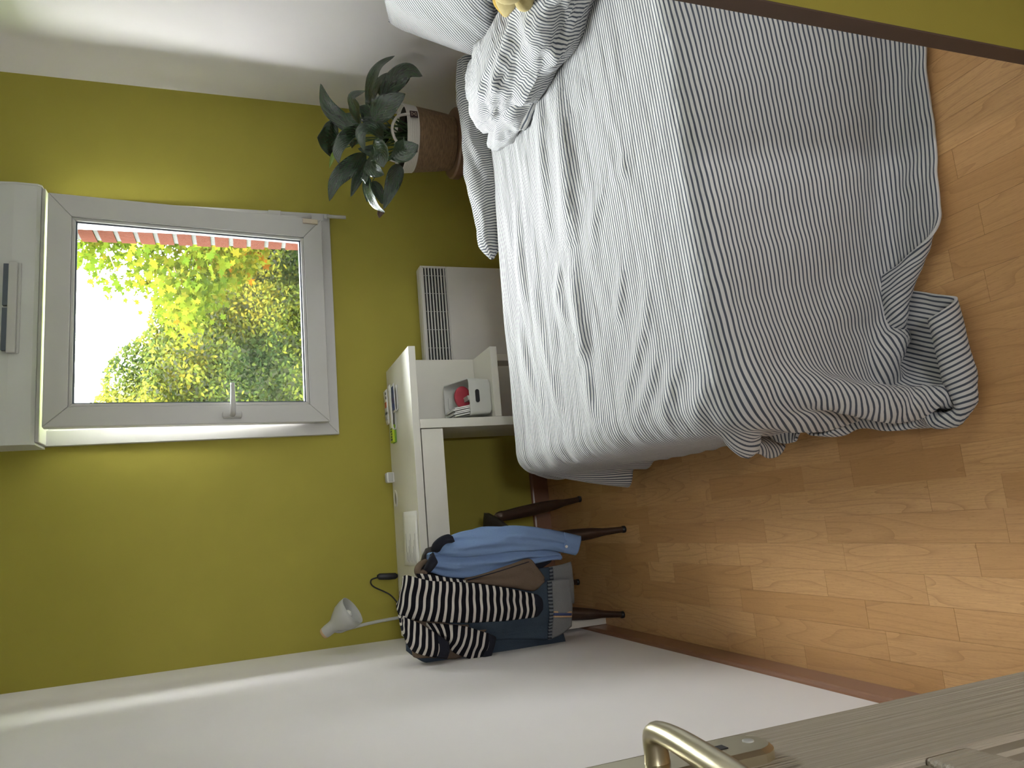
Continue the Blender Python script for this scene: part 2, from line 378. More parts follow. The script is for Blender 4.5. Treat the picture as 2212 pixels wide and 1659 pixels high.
# sash tilted inwards at the top, hinged along the bottom
SB = Vector((0, D-.036, 1.026)); TILT = math.radians(6.3)
SM = Matrix.Translation(SB) @ Matrix.Rotation(TILT, 4, 'X')
sx0, sx1, sh = .487, 1.421, 1.065
sash = obj('sash', *xform(join(frame_pieces(sx0, sx1, 0, sh, .076, .092, .082, .082, -.045, .012)), SM), M['pvc']); bevel(sash, .003)
bead = obj('glazing_bead', *xform(join(frame_pieces(sx0+.076, sx1-.092, .082, sh-.082, .013, .013, .013, .013, -.038, .0)), SM), M['pvc']); bevel(bead, .003)
seal = obj('seal', *xform(join(frame_pieces(sx0+.089, sx1-.105, .095, sh-.095, .006, .006, .006, .006, -.026, -.006)), SM), M['pvc_grey'])
pane = obj('pane', *xform(box(sx0+.09, sx1-.106, -.018, -.012, .096, sh-.096), SM), M['glass'])
plate = obj('handle_plate', *xform(tube([(0, 0, -.038), (0, 0, -.034), (0, 0, .034), (0, 0, .038)], [.008, .015, .015, .008], 14, .55), SM @ Matrix.Translation((.522, -.05, .40))), M['pvc'], smooth=True)
lever = obj('handle', *xform(tube([(0, 0, 0), (0, -.03, 0), (.012, -.043, 0), (.05, -.044, 0), (.125, -.042, 0)], [.010, .010, .0105, .010, .0085], 12, 1, True, 24), SM @ Matrix.Translation((.522, -.052, .40))), M['pvc'], smooth=True)
adopt(win, sash); sash_kids = [bead, seal, pane, plate, lever]
for k in sash_kids: k.parent = sash
# scissor stay bar and operating rod on the right
stay = obj('stay_bar', *tube([(1.452, D-.034, 1.06), (1.449, D-.036, 1.25), (1.43, D-.06, 1.75), (1.418, D-.125, 2.06)], [.0075, .0075, .007, .006], 8, .6, True, 20), M['pvc'], smooth=True)
rod = obj('operating_rod', *tube([(1.454, D-.045, .905), (1.454, D-.045, .99)], .0085, 12), M['pvc'], smooth=True)
cl = bobj('stay_clip', (1.437, 1.468, D-.05, D-.03, 1.195, 1.25), M['pvc'], None, .003)
cl2 = bobj('stay_clip', (1.440, 1.462, D-.05, D-.03, .992, 1.006), M['pvc'], None, .002)
hinge = obj('hinge_cover', *xform(box(sx1-.028, sx1-.006, -.055, -.043, .018, .085), SM), M['cream_plastic']); bevel(hinge, .002)
adopt(win, stay, rod, cl, cl2, hinge)

# roller shutter box above the window
SBX0, SBX1, SBY = .428, 1.468, D-.165
prof = [(D, 2.112), (SBY+.012, 2.112), (SBY, 2.124), (SBY-.006, 2.20), (SBY, 2.27), (SBY+.02, 2.33), (SBY+.06, 2.375), (D-.05, 2.395), (D, 2.395)]
k = len(prof); V = [(x, y, z) for x in (SBX0+.008, SBX1-.008) for y, z in prof]
Fc = [(i, (i+1) % k, k+(i+1) % k, k+i) for i in range(k)] + [tuple(range(k))[::-1], tuple(range(k, 2*k))]
casing = obj('casing', V, Fc, M['shutter'])
ends = []
for x in (SBX0, SBX1-.008):
    cen = (D-.08, 2.25); V = [(xx, cen[0]+(y-cen[0])*1.02 if y < D else D, cen[1]+(z-cen[1])*1.02) for xx in (x, x+.008) for y, z in prof]
    ends.append(obj('end_cap', V, Fc, M['shutter']))
lip = bobj('bottom_lip', (SBX0+.01, SBX1-.01, D-.15, D-.035, 2.098, 2.112), M['pvc'], None, .003)
vent = obj('air_vent', *join([box(.775, 1.135, SBY-.024, SBY+.002, 2.176, 2.206), box(.775, 1.135, SBY-.012, SBY+.002, 2.166, 2.178)]), M['pvc']); bevel(vent, .004)
slots = []
for a, b in ((.785, .95), (.96, 1.125)):
    s = obj('vent_slot', *box(a, b, SBY-.0225, SBY-.004, 2.200, 2.222), M['pvc_grey']); slots.append(s)
shb = thing('shutter_box', (.948, D, 2.112), 'white rounded roller shutter box with an air vent above the window', 'shutter box', [casing, *ends, lip, vent])
for s in slots: s.parent = vent

# outside: brick reveal on the right of the opening, sill
rev = struct(obj('brick_reveal', *join([box(1.437, 1.66, D+.12, D+.335, .3, 2.7), box(.2, .47, D+.12, D+.335, .3, 2.7), box(.47, 1.437, D+.12, D+.335, .3, 1.00), box(.47, 1.437, D+.12, D+.335, 2.2, 2.7)]), M['mortar']))
bv, bf = box(-.5, .5, -.5, .5, -.5, .5); bme = bpy.data.meshes.new('brick'); bme.from_pydata(bv, [], bf); bme.materials.append(M['brick'])
for k in range(16):
    for (cx, cyy, sxx, syy) in ((1.53, D+.232, .20, .216),):
        o = bpy.data.objects.new('brick', bme); C.objects.link(o); o.parent = rev
        o.location = (cx+random.uniform(-.002, .002), cyy+random.uniform(-.001, .002), 1.005+.0405+k*.0815); o.scale = (sxx, syy, .0615)
guide = struct(obj('trim_2', *join([box(1.40, 1.437, D+.075, D+.118, 1.0, 2.2), box(.47, .50, D+.075, D+.118, 1.0, 2.2), box(1.409, 1.413, D+.118, D+.126, 1.0, 2.2)]), M['pvc']))

# ================================================================== DOOR (open, beside the camera)
DX, DY0, DY1 = -.18, -.22, .532
door = struct(empty('door_1', (DX-.02, DY0, 0.0)))
def plank_bev(name, b, m, bv=.004): return bevel(obj(name, *box(*b), m), bv, 3)
core = obj('core', *box(DX-.03, DX-.014, DY0+.02, DY1-.02, .02, 2.03), M['door_plain'])
dk = [core]
for y0, y1 in ((DY1-.117, DY1), (DY0, DY0+.117)): dk.append(plank_bev('stile', (DX-.04, DX, y0, y1, .01, 2.04), M['door'], .003))
for z0, z1 in ((.01, .21), (.922, .963), (1.92, 2.04)): dk.append(plank_bev('rail', (DX-.04, DX-.0005, DY0+.117, DY1-.117, z0, z1), M['door'], .003))
for z0, z1 in ((.21, .922), (.963, 1.92)):
    a, b = DY0+.117, DY1-.117
    st = []
    for inset, dep in ((0, -.006), (.012, -.012), (.024, -.0085)):
        st += frame_pieces(a+inset, b-inset, z0+inset, z1-inset, .009, .009, .009, .009, 0, 1)
    def rx(vf, xa, xb): return [(xa if y == 0 else xb, x, z) for x, y, z in vf[0]], [tuple(reversed(f)) for f in vf[1]]
    mould = []
    for inset, xa in ((0, DX-.005), (.010, DX-.0085), (.020, DX-.011)):
        for q in frame_pieces(a+inset, b-inset, z0+inset, z1-inset, .011, .011, .011, .011, 0, 1): mould.append(rx(q, DX-.02, xa))
    dk.append(obj('panel_moulding', *join(mould), M['door_plain']))
    dk.append(plank_bev('raised_panel', (DX-.02, DX-.006, a+.055, b-.055, z0+.055, z1-.055), M['door'], .006))
# handle: long rounded plate, neck, curved lever, keyhole, screws
PYc, PZ0, PZ1 = .484, 1.035, 1.24
pp = [(PYc+.021*math.cos(t), (PZ0+.021 if math.sin(t) < 0 else PZ1-.021)+.021*math.sin(t)) for t in np.linspace(0, 2*math.pi, 32, endpoint=False)]
V = [(DX, y, z) for y, z in pp] + [(DX+.006, y, z) for y, z in pp] + [(DX+.009, PYc+(y-PYc)*.86, (PZ0+PZ1)/2+(z-(PZ0+PZ1)/2)*.972) for y, z in pp]
Fc = [(r*32+i, r*32+(i+1) % 32, (r+1)*32+(i+1) % 32, (r+1)*32+i) for r in range(2) for i in range(32)] + [tuple(range(64, 96))]
hp = obj('handle_plate', V, Fc, M['brass'])
neck = [(DX+.006, PYc, 1.126), (DX+.014, PYc, 1.126), (DX+.024, PYc-.001, 1.127), (DX+.030, PYc-.006, 1.129), (DX+.033, PYc-.02, 1.131), (DX+.034, PYc-.05, 1.134), (DX+.032, PYc-.10, 1.138), (DX+.030, PYc-.135, 1.139)]
hl = obj('lever', *tube(neck, [.0095, .0088, .0083, .0078, .0078, .0085, .009, .0075], 16, .85, True, 40, (0, 0, 1)), M['brass'], smooth=True)
kh = obj('keyhole', *join([box(DX+.0088, DX+.0096, PYc-.004, PYc+.004, 1.071, 1.089)]), M['black'])
sc = obj('screw', *xform(lathe([(.0042, 0), (.0042, .0009), (.003, .0014), (0.0005, .0014)], 16), Matrix.Translation((DX+.0088, PYc+.001, 1.0505)) @ Matrix.Rotation(math.radians(90), 4, 'Y')), M['lampgrey'], smooth=True)
adopt(door, *dk, hp, hl)
for q in (kh, sc): q.parent = hp

# ================================================================== HEATER
hx0, hx1, hz0, hz1, hy = .47, 1.214, .10, .582, D-.10
hk = [bevel(obj('body', *join([box(hx0, hx1, hy+.012, D-.02, hz0, hz1)]), M['heater']), .012, 3),
      bobj('front_panel', (hx0+.008, hx1-.004, hy, hy+.014, hz0+.01, .452), M['heater'], None, .003)]
fr_ = obj('grille_frame', *join(frame_pieces(hx0+.008, hx1-.004, .452, hz1-.002, .012, .010, .006, .016, hy, hy+.014)), M['heater']); bevel(fr_, .003); hk.append(fr_)
hk.append(obj('grille_recess', *box(hx0+.015, hx1-.012, hy+.010, hy+.0118, .455, .57), M['dark_gap']))
for k in range(7):
    z = .4655+k*.0148; hk.append(bobj('slat', (hx0+.018, hx1-.013, hy+.001, hy+.010, z-.0032, z+.0032), M['heater'], None, .001))
for k in range(8):
    x = hx1-.05-k*.088; hk.append(bobj('fin', (x-.0009, x+.0009, hy+.0075, hy+.0105, .457, .568), M['heater'], None, 0))
thing('panel_heater', (.84, D, hz0), 'white electric panel heater with horizontal slat grille on the green wall', 'heater', hk)

# ================================================================== DESK
dx0, dx1, dy0, dy1 = XL+.012, .72, 2.852, D-.006
dk = [bobj('desk_top', (dx0, dx1, dy0, dy1, .721, .75), M['desk'], None, .0015),
      bobj('shelf', (.4217, dx1-.0015, dy0+.001, 3.114, .374, .403), M['desk'], None, .0015),
      bobj('back_panel', (.421, dx1-.001, 3.098, 3.114, .403, .7215), M['desk'], None, .001),
      bobj('divider', (.385, .4215, dy0+.001, 3.235, 0.0, .7205), M['desk'], None, .0015),
      bobj('rear_leg', (.69, .719, 3.0, 3.112, 0, .3735), M['desk'], None, .0015),
      bobj('side_panel', (dx0+.001, dx0+.036, dy0+.001, dy1-.004, 0, .7205), M['desk'], None, .0015),
      bobj('drawer_front', (dx0+.038, .3815, dy0+.003, dy0+.021, .629, .7165), M['desk'], None, .001),
      obj('drawer_box', *box(dx0+.045, .375, dy0+.021, dy0+.36, .635, .70), M['desk'])]
g = lathe([(.036, 0), (.038, .0035), (.032, .0055), (.027, .0015), (.027, -.003)], 32, (.135, 3.277, .75), False)
gr = obj('cable_grommet', *g, M['desk'], smooth=True)
gd = obj('grommet_hole', *lathe([(.0275, .0005), (.0005, .0005)], 32, (.135, 3.277, .75), False), M['grey_disc'])
desk = thing('desk', ((dx0+dx1)/2, 3.1, 0), 'white laminate desk with a drawer and open shelf under the window', 'desk', dk+[gr])
gd.parent = gr

# storage box in the shelf bay
bx0, bx1, by0, by1, bz0, bz1 = .435, .592, 2.872, 3.07, .4035, .502
def rrect(x0, x1, y0, y1, r, n=6):
    P = []
    for cx, cy, a0 in ((x1-r, y1-r, 0), (x0+r, y1-r, 90), (x0+r, y0+r, 180), (x1-r, y0+r, 270)):
        for q in range(n+1): a = math.radians(a0+90*q/n); P.append((cx+r*math.cos(a), cy+r*math.sin(a)))
    return P
def boxshell(x0, x1, y0, y1, z0, z1, r, t, taper):
    rings = []
    for (ins, z) in ((taper+r*.6, z0), (taper, z0+r*.5), (0, z1), (t, z1), (taper+t, z0+r*.6), (taper+r, z0+t)):
        P = rrect(x0+ins, x1-ins, y0+ins, y1-ins, r)
        sag = lambda x, y, zz: zz + (.055*max(0, min(1, (y-(y0+.13))/.02)) if zz == z1 else 0)
        rings.append([(x, y, sag(x, y, z)) for x, y in P])
    n = len(rings[0]); V = [q for rr in rings for q in rr]
    Fc = [(i*n+k, i*n+(k+1) % n, (i+1)*n+(k+1) % n, (i+1)*n+k) for i in range(5) for k in range(n)]
    Fc += [tuple(range(n))[::-1], tuple(range(5*n, 6*n))]
    return V, Fc
sb = obj('shell', *boxshell(bx0, bx1, by0, by1, bz0, bz1, .018, .004, .006), M['box'], smooth=True)
sbm = sb.modifiers.new('edges', 'EDGE_SPLIT'); sbm.split_angle = math.radians(50)
slot_v = [(.5135+ (.0185 if math.cos(a) > 0 else -.0185)+.009*math.cos(a), by0+.0005, .467+.009*math.sin(a)) for a in np.linspace(0, 2*math.pi, 24, endpoint=False)]
hs = obj('handle_slot', slot_v + [(x, y+.004, z) for x, y, z in slot_v], [tuple(range(24)), tuple(range(24, 48))[::-1]] + [(i, 24+i, 24+(i+1) % 24, (i+1) % 24) for i in range(24)], M['black'])
slot2 = obj('handle_slot', [(x, by1-.012, z+.065) for x, y, z in slot_v] + [(x, by1-.008, z+.065) for x, y, z in slot_v], [tuple(range(24)), tuple(range(24, 48))[::-1]] + [(i, 24+i, 24+(i+1) % 24, (i+1) % 24) for i in range(24)], M['box'])
thing('storage_box', (.5135, 2.97, .403), 'white plastic storage box with a slot handle on the desk shelf', 'box', [sb, hs, slot2])
rp = [(.502+.047*math.cos(a), .508+.036*math.sin(a)) for a in np.linspace(0, 2*math.pi, 28, endpoint=False)]
rd = obj('red_case', [(x+.02, 2.945, z) for x, z in rp] + [(x+.02, 2.96, z) for x, z in rp], [tuple(range(28)), tuple(range(28, 56))[::-1]] + [(i, 28+i, 28+(i+1) % 28, (i+1) % 28) for i in range(28)], M['red']); bevel(rd, .004)
tag(rd, 'rounded red case standing inside the white storage box', 'case')
for i in range(5):
    b = bobj('booklet', (-.0025, .0025, -.075, .055, -.055, .075), M['paper'], None, .0006)
    b.location = (.4475+i*.0078, 2.965, .489+.006*(i % 2)); b.rotation_euler = (0, math.radians(-10), 0)
    tag(b, 'thin booklet leaning in a row inside the white storage box', 'booklet', 'booklets in the storage box')
bk = obj('notebook', *box(-.010, .010, -.03, .03, -.035, .045), M['lampgrey']); bevel(bk, .002); bk.location = (.515, 2.912, .462); bk.rotation_euler = (0, math.radians(-10), 0)
tag(bk, 'small grey notebook in front of the red case in the storage box', 'notebook')

# things lying on the desk
def sheet_obj(name, corners, z, mat, t=.0006, n=8, wav=.0015, seed=0):
    a, b, c, d = [np.array(q, float) for q in corners]; V = []
    for i in range(n):
        for j in range(n):
            s, u = i/(n-1), j/(n-1); q = (a*(1-s)+b*s)*(1-u)+(d*(1-s)+c*s)*u
            V.append((q[0], q[1], z + wav*(1+float(vnoise(np.array(s*2.3+seed), np.array(u*2.3), seed)))))
    o = obj(name, V, grid_faces(n, n), mat, smooth=True); solidify(o, t, 0); return o
pa = sheet_obj('sheet', [(.067, 2.875), (.070, 3.13), (-.148, 3.165), (-.145, 2.875)], .751, M['paper'], .0012)
ink = []
for r in range(9):
    y = 2.92+r*.021; ink.append(box(-.135+.004*(r % 3), -.02-.025*(r % 4), y, y+.005, .7545, .7549))
pi_ = obj('print', *join(ink), M['pale_ink'])
thing('paper_sheet', (-.04, 3.0, .75), 'white printed paper sheet lying on the desk front edge', 'paper', [pa, pi_])
def leaflet(name, x0, x1, y0, y1, z, cover, label, prints, lift=.012, rz=0):
    """folded leaflet: two leaves joined by a rounded fold on the left edge"""
    n = 10; V = []; 
    path = [(x1, 0.0015), (x0+.02, .001), (x0, .004+lift*.35), (x0+.004, lift*.8), (x0+.03, lift), (x1-.005, lift*1.15)]
    P = crom([(a, 0, b) for a, b in path], 24)
    for q in P:
        for y in (y0, y1): V.append((q[0], y, z+q[2]))
    o = obj('folded_sheet', V, grid_faces(len(P), 2), cover, smooth=True); solidify(o, .0012, 0)
    kids = [o]
    for (a, b, c, d, m) in prints:
        h = z+lift*1.15+.0012; kids.append(obj('print', *box(x0+(x1-x0)*a, x0+(x1-x0)*b, y0+(y1-y0)*c, y0+(y1-y0)*d, h-.002, h), m))
    return thing(name, ((x0+x1)/2, (y0+y1)/2, z), label, 'leaflet', kids)
leaflet('leaflet', .47, .625, 3.235, 3.32, .7505, M['paper'], 'folded white leaflet with orange and grey print beside the wall', [(.1, .45, .2, .7, M['pale_ink']), (.45, .62, .35, .75, M['orange_ink']), (.7, .78, .3, .45, M['ink']), (.83, .9, .3, .5, M['ink']), (.25, .32, .1, .9, M['lampgrey'])], .018)
leaflet('leaflet', .43, .632, 3.165, 3.232, .7505, M['paper'], 'long plain white folded leaflet in the middle of the stack on the desk', [], .016)
leaflet('leaflet', .50, .615, 3.105, 3.16, .7505, M['paper'], 'small folded leaflet with navy printed cover on the desk', [(.05, .95, .1, .9, M['navy_ink']), (.3, .5, .3, .6, M['orange_ink'])], .014)
n1 = bobj('top_note', (.376, .452, 3.19, 3.245, .7565, .7655), M['post_yellow'], None, .0005)
n2 = bobj('pad_block', (.374, .452, 3.183, 3.245, .7502, .7563), M['post_green'], None, .0005)
nk = obj('handwriting', *join([box(.385+i*.012, .392+i*.012, 3.20+.004*(i % 2), 3.235-.006*(i % 3), .7655, .7658) for i in range(5)]), M['ink'])
thing('sticky_note_pad', (.413, 3.215, .75), 'lime yellow and green sticky note pad on the desk', 'note pad', [n1, n2, nk])
pk = [bobj('body', (.208, .253, 3.285, 3.33, .7502, .782), M['paper'], None, .003), bobj('face', (.212, .249, 3.283, 3.2855, .756, .777), M['lampgrey'], None, .001), bobj('top_plate', (.212, .249, 3.289, 3.326, .782, .7845), M['pale_ink'], None, .001)]
thing('power_adapter', (.23, 3.307, .75), 'small white cube power adapter against the green wall', 'adapter', pk)

# desk lamp
LX, LY = -.372, 3.19
ld = [obj('base', *lathe([(.0005, 0), (.072, 0), (.076, .003), (.076, .012), (.072, .0155), (.0005, .0165)], 40, (LX+.015, LY, .7505), False), M['lampgrey'], smooth=True)]
stem_pts = [(LX+.014, LY, .765), (LX+.008, LY, .88), (LX-.003, LY, .985), (LX-.010, LY-.004, 1.022), (LX-.004, LY-.012, 1.046), (LX+.012, LY-.02, 1.052)]
ld.append(obj('stem', *tube(stem_pts, .0065, 12, 1, True, 40), M['lampgrey'], smooth=True))
tip = Vector((LX-.010, LY-.022, 1.094)); axis = (Vector((LX+.085, LY-.085, .965))-tip).normalized()
SMx = Matrix.Translation(tip) @ axis.to_track_quat('Z', 'Y').to_matrix().to_4x4()
shade_prof = [(.0225, .010), (.0235, .020), (.024, .045), (.026, .058), (.040, .078), (.054, .102), (.060, .128), (.0605, .150), (.0585, .150), (.058, .128), (.051, .102), (.037, .078), (.022, .060), (.0005, .058)]
shade = obj('shade', *xform(lathe(shade_prof, 40, (0, 0, 0), False), SMx), M['lampgrey'], smooth=True); ld.append(shade)
ld.append(obj('wooden_cap', *xform(lathe([(.0005, -.002), (.019, -.001), (.0222, .004), (.0225, .011), (.0005, .011)], 32, (0, 0, 0), False), SMx), M['lightwood'], smooth=True))
ld.append(obj('bulb', *xform(lathe([(.012, .056), (.013, .075), (.021, .10), (.0215, .115), (.014, .135), (.0005, .142)], 24, (0, 0, 0), False), SMx), M['bulb'], smooth=True))
cord = [(LX+.03, LY+.06, .758), (-.325, 3.30, .757), (-.275, 3.33, .79), (-.232, 3.335, .86), (-.205, 3.336, .868), (-.196, 3.336, .84)]
ld.append(obj('cord', *tube(cord, .0032, 8, 1, True, 48), M['black'], smooth=True))
sw = obj('inline_switch', *tube([(-.192, 3.33, .843), (-.193, 3.33, .833), (-.197, 3.33, .79), (-.198, 3.33, .762), (-.1985, 3.33, .752)], [.006, .0135, .0145, .0135, .006], 14, .6), M['black'], smooth=True); ld.append(sw)
thing('desk_lamp', (LX+.015, LY, .75), 'grey metal desk lamp with tilted bowl shade and black cord', 'lamp', ld)

# ================================================================== CHAIR under the clothes
B = Vector((-.074, 2.604, 0)); E_ = Vector((-.326, .09, 0)).normalized(); N_ = Vector((-.266, -.964, 0)).normalized()
def loc(a, dpt, z): return B + E_*a - N_*dpt + Vector((0, 0, z))
feet = [Vector((.062, 2.979, 0)), Vector((-.074, 2.604, 0)), Vector((-.40, 2.693, 0)), Vector((-.295, 3.086, 0))]
tops = [loc(.0, .33, .41), loc(.03, .06, .42), loc(.30, .06, .42), loc(.30, .33, .41)]
ck = []
for f, t in zip(feet, tops):
    d_ = (t-f)
    pts = [f+Vector((0, 0, .001)), f+d_*.08, f+d_*.2, f+d_*.32, f+d_*.5, f+d_*.75, t]
    o = obj('leg', *tube(pts, [.0115, .0125, .0145, .022, .026, .025, .020], 14, .8, True, 24, E_), M['brown_metal'], smooth=True); ck.append(o)
feet_caps = [obj('foot_cap', *lathe([(.0125, 0), (.0135, .002), (.0132, .012), (.0005, .013)], 16, (f.x, f.y, .0002)), M['black'], smooth=True) for f in feet]
for f, cap in zip(ck, feet_caps): cap.parent = f
ck.append(obj('seat_bracket', *tube([loc(-.008, .335, .35), loc(-.005, .33, .40), loc(.03, .31, .43), loc(.10, .28, .438)], [.014, .018, .018, .012], 10, .5, True, 14), M['brown_metal'], smooth=True))
V = []; ns = 14
for i in range(ns):
    for j in range(ns):
        a, d_ = -.02+.38*i/(ns-1), .02+.38*j/(ns-1); u_, v_ = (i/(ns-1)*2-1), (j/(ns-1)*2-1)
        s_ = .5*(abs(u_)**6+abs(v_)**6); V.append(loc(.17+(a-.17)*(1-.06*v_*v_), .21+(d_-.21)*(1-.06*u_*u_), .452+.006*(u_*u_)-.012*s_))
se = obj('seat', V, grid_faces(ns, ns), M['seat'], smooth=True); solidify(se, .022); ck.append(se)
V = []
for i in range(ns):
    for j in range(ns):
        u_, v_ = (i/(ns-1)*2-1), j/(ns-1); V.append(loc(.17+.175*u_*(1-.10*v_**4), .03+.03*(1-u_*u_)-.02*v_, .50+.30*v_-.02*abs(u_)**4*v_))
bk_ = obj('backrest', V, grid_faces(ns, ns), M['seat'], smooth=True); solidify(bk_, .016); ck.append(bk_)
for a in (.05, .29): ck.append(obj('back_post', *tube([loc(a, .06, .42), loc(a, .035, .5), loc(a, .03, .62)], .011, 10, 1, True, 10), M['brown_metal'], smooth=True))
chair = thing('chair', (-.17, 2.84, 0), 'dark brown chair with tapered metal legs buried under clothes', 'chair', ck)

# ------------------------------------------------------------------ clothes hanging over its back
def cz(zx, zy): return 840+zx*.24412, 1080+zy*.24412
def garment(name, rows, mat, thick=.012, nl=40, nw=18, bulge=.012, folds=(), wob=.004, seed=0, vlen=None, v0=0., edge=.0):
    """rows: (right point, left point, offset in front of the chair back); lofted, bulged and folded"""
    Rp, Lp = [], []
    for r, l, off in rows:
        P = B + N_*off
        Rp.append(at(*cz(*r), P, N_)); Lp.append(at(*cz(*l), P, N_))
    Rp, Lp = crom(Rp, nl), crom(Lp, nl); mid = (Rp+Lp)/2
    ln = np.concatenate([[0], np.cumsum(np.linalg.norm(np.diff(mid, axis=0), axis=1))]); nn = np.array(N_)
    W = np.linspace(0, 1, nw); V = np.zeros((nl, nw, 3)); UV = np.zeros((nl, nw, 2))
    for i in range(nl):
        wd = np.linalg.norm(Lp[i]-Rp[i]); s = i/(nl-1)
        base = Rp[i][None]*(1-W)[:, None]+Lp[i][None]*W[:, None]
        h = bulge*(1-np.abs(2*W-1)**2.6)
        for (fr, amp, ph, tilt) in folds: h = h + amp*np.sin(2*np.pi*(fr*W+ph+tilt*s))*np.sin(np.pi*np.clip(W, .02, .98))**.5
        h = h + wob*vnoise(W*5+seed*3.1, np.full(nw, ln[i]*22.), seed)
        V[i] = base + nn*h[:, None]
        zwob = .0025*vnoise(W*3+seed, np.full(nw, ln[i]*9.), seed+5)
        UV[i, :, 0] = W*wd; UV[i, :, 1] = ln[i]+v0+zwob
    o = obj(name, V.reshape(-1, 3), grid_faces(nl, nw), mat, smooth=True, uv=UV.reshape(-1, 2))
    solidify(o, thick, -1); return o, V
# jeans, lowest layer
j1, jv1 = garment('leg_panel', [((120, 760), (150, 1330), -.03), ((170, 740), (240, 1400), .015), ((330, 740), (360, 1440), .03), ((650, 760), (640, 1425), .036), ((950, 790), (900, 1388), .038), ((1200, 800), (1250, 1340), .036), ((1420, 800), (1575, 1283), .032)], M['denim'], .016, 44, 26, .010, ((1.5, .005, .1, .4), (3, .002, .3, -.6)), .004, 1)
j2, _ = garment('front_leg', [((700, 790), (700, 1250), .045), ((1000, 780), (1000, 1240), .052), ((1250, 745), (1250, 1235), .056), ((1425, 715), (1425, 1238), .058)], M['denim'], .014, 30, 24, .012, ((1.5, .005, .3, .3),), .003, 2)
j3, _ = garment('cuff', [((1438, 712), (1440, 1232), .064), ((1520, 702), (1520, 1195), .068), ((1600, 700), (1618, 1120), .066)], M['denim_in'], .008, 16, 24, .012, ((1.5, .004, .3, .2),), .002, 3)
j4, _ = garment('hem_band', [((1402, 716), (1410, 1240), .068), ((1440, 712), (1442, 1234), .070)], M['denim_dark'], .006, 6, 24, .012, ((1.5, .004, .3, .2),), .002, 3)
j5, _ = garment('back_leg', [((1150, 640), (1150, 850), .02), ((1300, 610), (1300, 880), .024), ((1430, 590), (1430, 900), .026)], M['denim'], .012, 16, 14, .010, (), .003, 4)
j6, _ = garment('cuff', [((1445, 588), (1445, 900), .034), ((1530, 570), (1540, 905), .038), ((1612, 545), (1640, 920), .036)], M['denim_in'], .008, 12, 14, .010, (), .002, 5)
j7, _ = garment('hem_band', [((1418, 592), (1418, 860), .036), ((1448, 586), (1448, 860), .038)], M['denim_dark'], .005, 5, 14, .010, (), .002, 5)
j8, _ = garment('seam_tape', [((1455, 985), (1455, 1040), .083), ((1620, 985), (1620, 1040), .081)], M['lightwood'], .002, 10, 8, .001, (), .0005, 5)
j9, _ = garment('seam_stripe', [((1458, 1000), (1458, 1024), .0855), ((1618, 1000), (1618, 1024), .0835)], M['navy_ink'], .002, 10, 5, .0005, (), .0003, 5)
thing('jeans', loc(.23, 0, .24), 'blue denim jeans with pale turned-up cuffs hanging over the chair back', 'jeans', [j1, j2, j3, j4, j5, j6, j7, j8, j9])
# light blue shirt
s1, _ = garment('body', [((330, 480), (330, 640), -.02), ((380, 460), (370, 640), .02), ((600, 455), (560, 690), .035), ((900, 440), (900, 680), .042), ((1200, 430), (1200, 590), .042), ((1420, 440), (1450, 530), .040), ((1500, 455), (1525, 515), .036)], M['shirt'], .010, 44, 22, .010, ((2, .006, .1, .5), (3.5, .002, .2, -.8)), .004, 6)
s2, _ = garment('sleeve', [((410, 400), (410, 480), .02), ((540, 315), (520, 500), .048), ((720, 265), (700, 505), .058), ((950, 240), (930, 475), .062), ((1150, 228), (1150, 455), .062), ((1400, 255), (1400, 445), .060), ((1560, 288), (1545, 468), .058)], M['shirt'], .018, 44, 22, .018, ((1.5, .006, .2, .7), (3, .003, .1, -1.2)), .005, 7)
s3, _ = garment('cuff', [((1550, 284), (1535, 466), .064), ((1620, 300), (1600, 480), .066), ((1700, 318), (1650, 492), .064)], M['shirt'], .014, 14, 16, .016, ((1., .003, .2, .2),), .002, 8)
s4, _ = garment('collar_fold', [((720, 265), (760, 300), .05), ((830, 235), (850, 285), .052), ((1000, 236), (980, 262), .05)], M['shirt'], .006, 16, 8, .006, (), .002, 9)
bp = at(*cz(1572, 412), B+N_*.088, N_)
sb_ = obj('button', *xform(lathe([(.0005, .0018), (.004, .0018), (.0052, .001), (.0052, -.001)], 16, (0, 0, 0), False), Matrix.Translation(bp) @ Vector(N_).to_track_quat('Z', 'Y').to_matrix().to_4x4()), M['paper'], smooth=True)
sb_.parent = s3
thing('shirt', loc(.0, 0, .21), 'light blue cotton shirt with a buttoned cuff draped over the chair', 'shirt', [s1, s2, s3, s4])
# taupe woollen garment
w1, _ = garment('front_panel', [((660, 700), (680, 720), .052), ((800, 660), (800, 738), .062), ((950, 612), (960, 760), .066), ((1100, 562), (1120, 785), .066), ((1240, 518), (1240, 803), .064), ((1310, 590), (1300, 800), .062), ((1378, 680), (1365, 735), .060)], M['wool'], .010, 40, 18, .008, ((1., .004, .1, .3),), .003, 10)
w2, _ = garment('seam', [((690, 706), (700, 714), .078), ((950, 634), (955, 641), .082), ((1240, 543), (1243, 550), .078)], M['navy'], .002, 24, 4, .0005, (), .0003, 10)
w3, _ = garment('inner_panel', [((190, 1000), (200, 1330), .0), ((215, 1000), (230, 1395), .040), ((400, 1050), (400, 1400), .050), ((560, 1100), (650, 1390), .052), ((860, 1100), (850, 1180), .05)], M['wool'], .010, 30, 18, .006, ((1.5, .003, .1, .3),), .003, 11)
lp_ = [at(*cz(*q), B+N_*o_, N_) for q, o_ in (((330, 540), -.01), ((280, 570), .02), ((252, 620), .035), ((270, 660), .04), ((310, 640), .045), ((330, 660), .05))]
w4 = obj('rolled_edge', *tube(lp_, [.010, .012, .012, .012, .011, .009], 12, .8, True, 30), M['wool'], smooth=True)
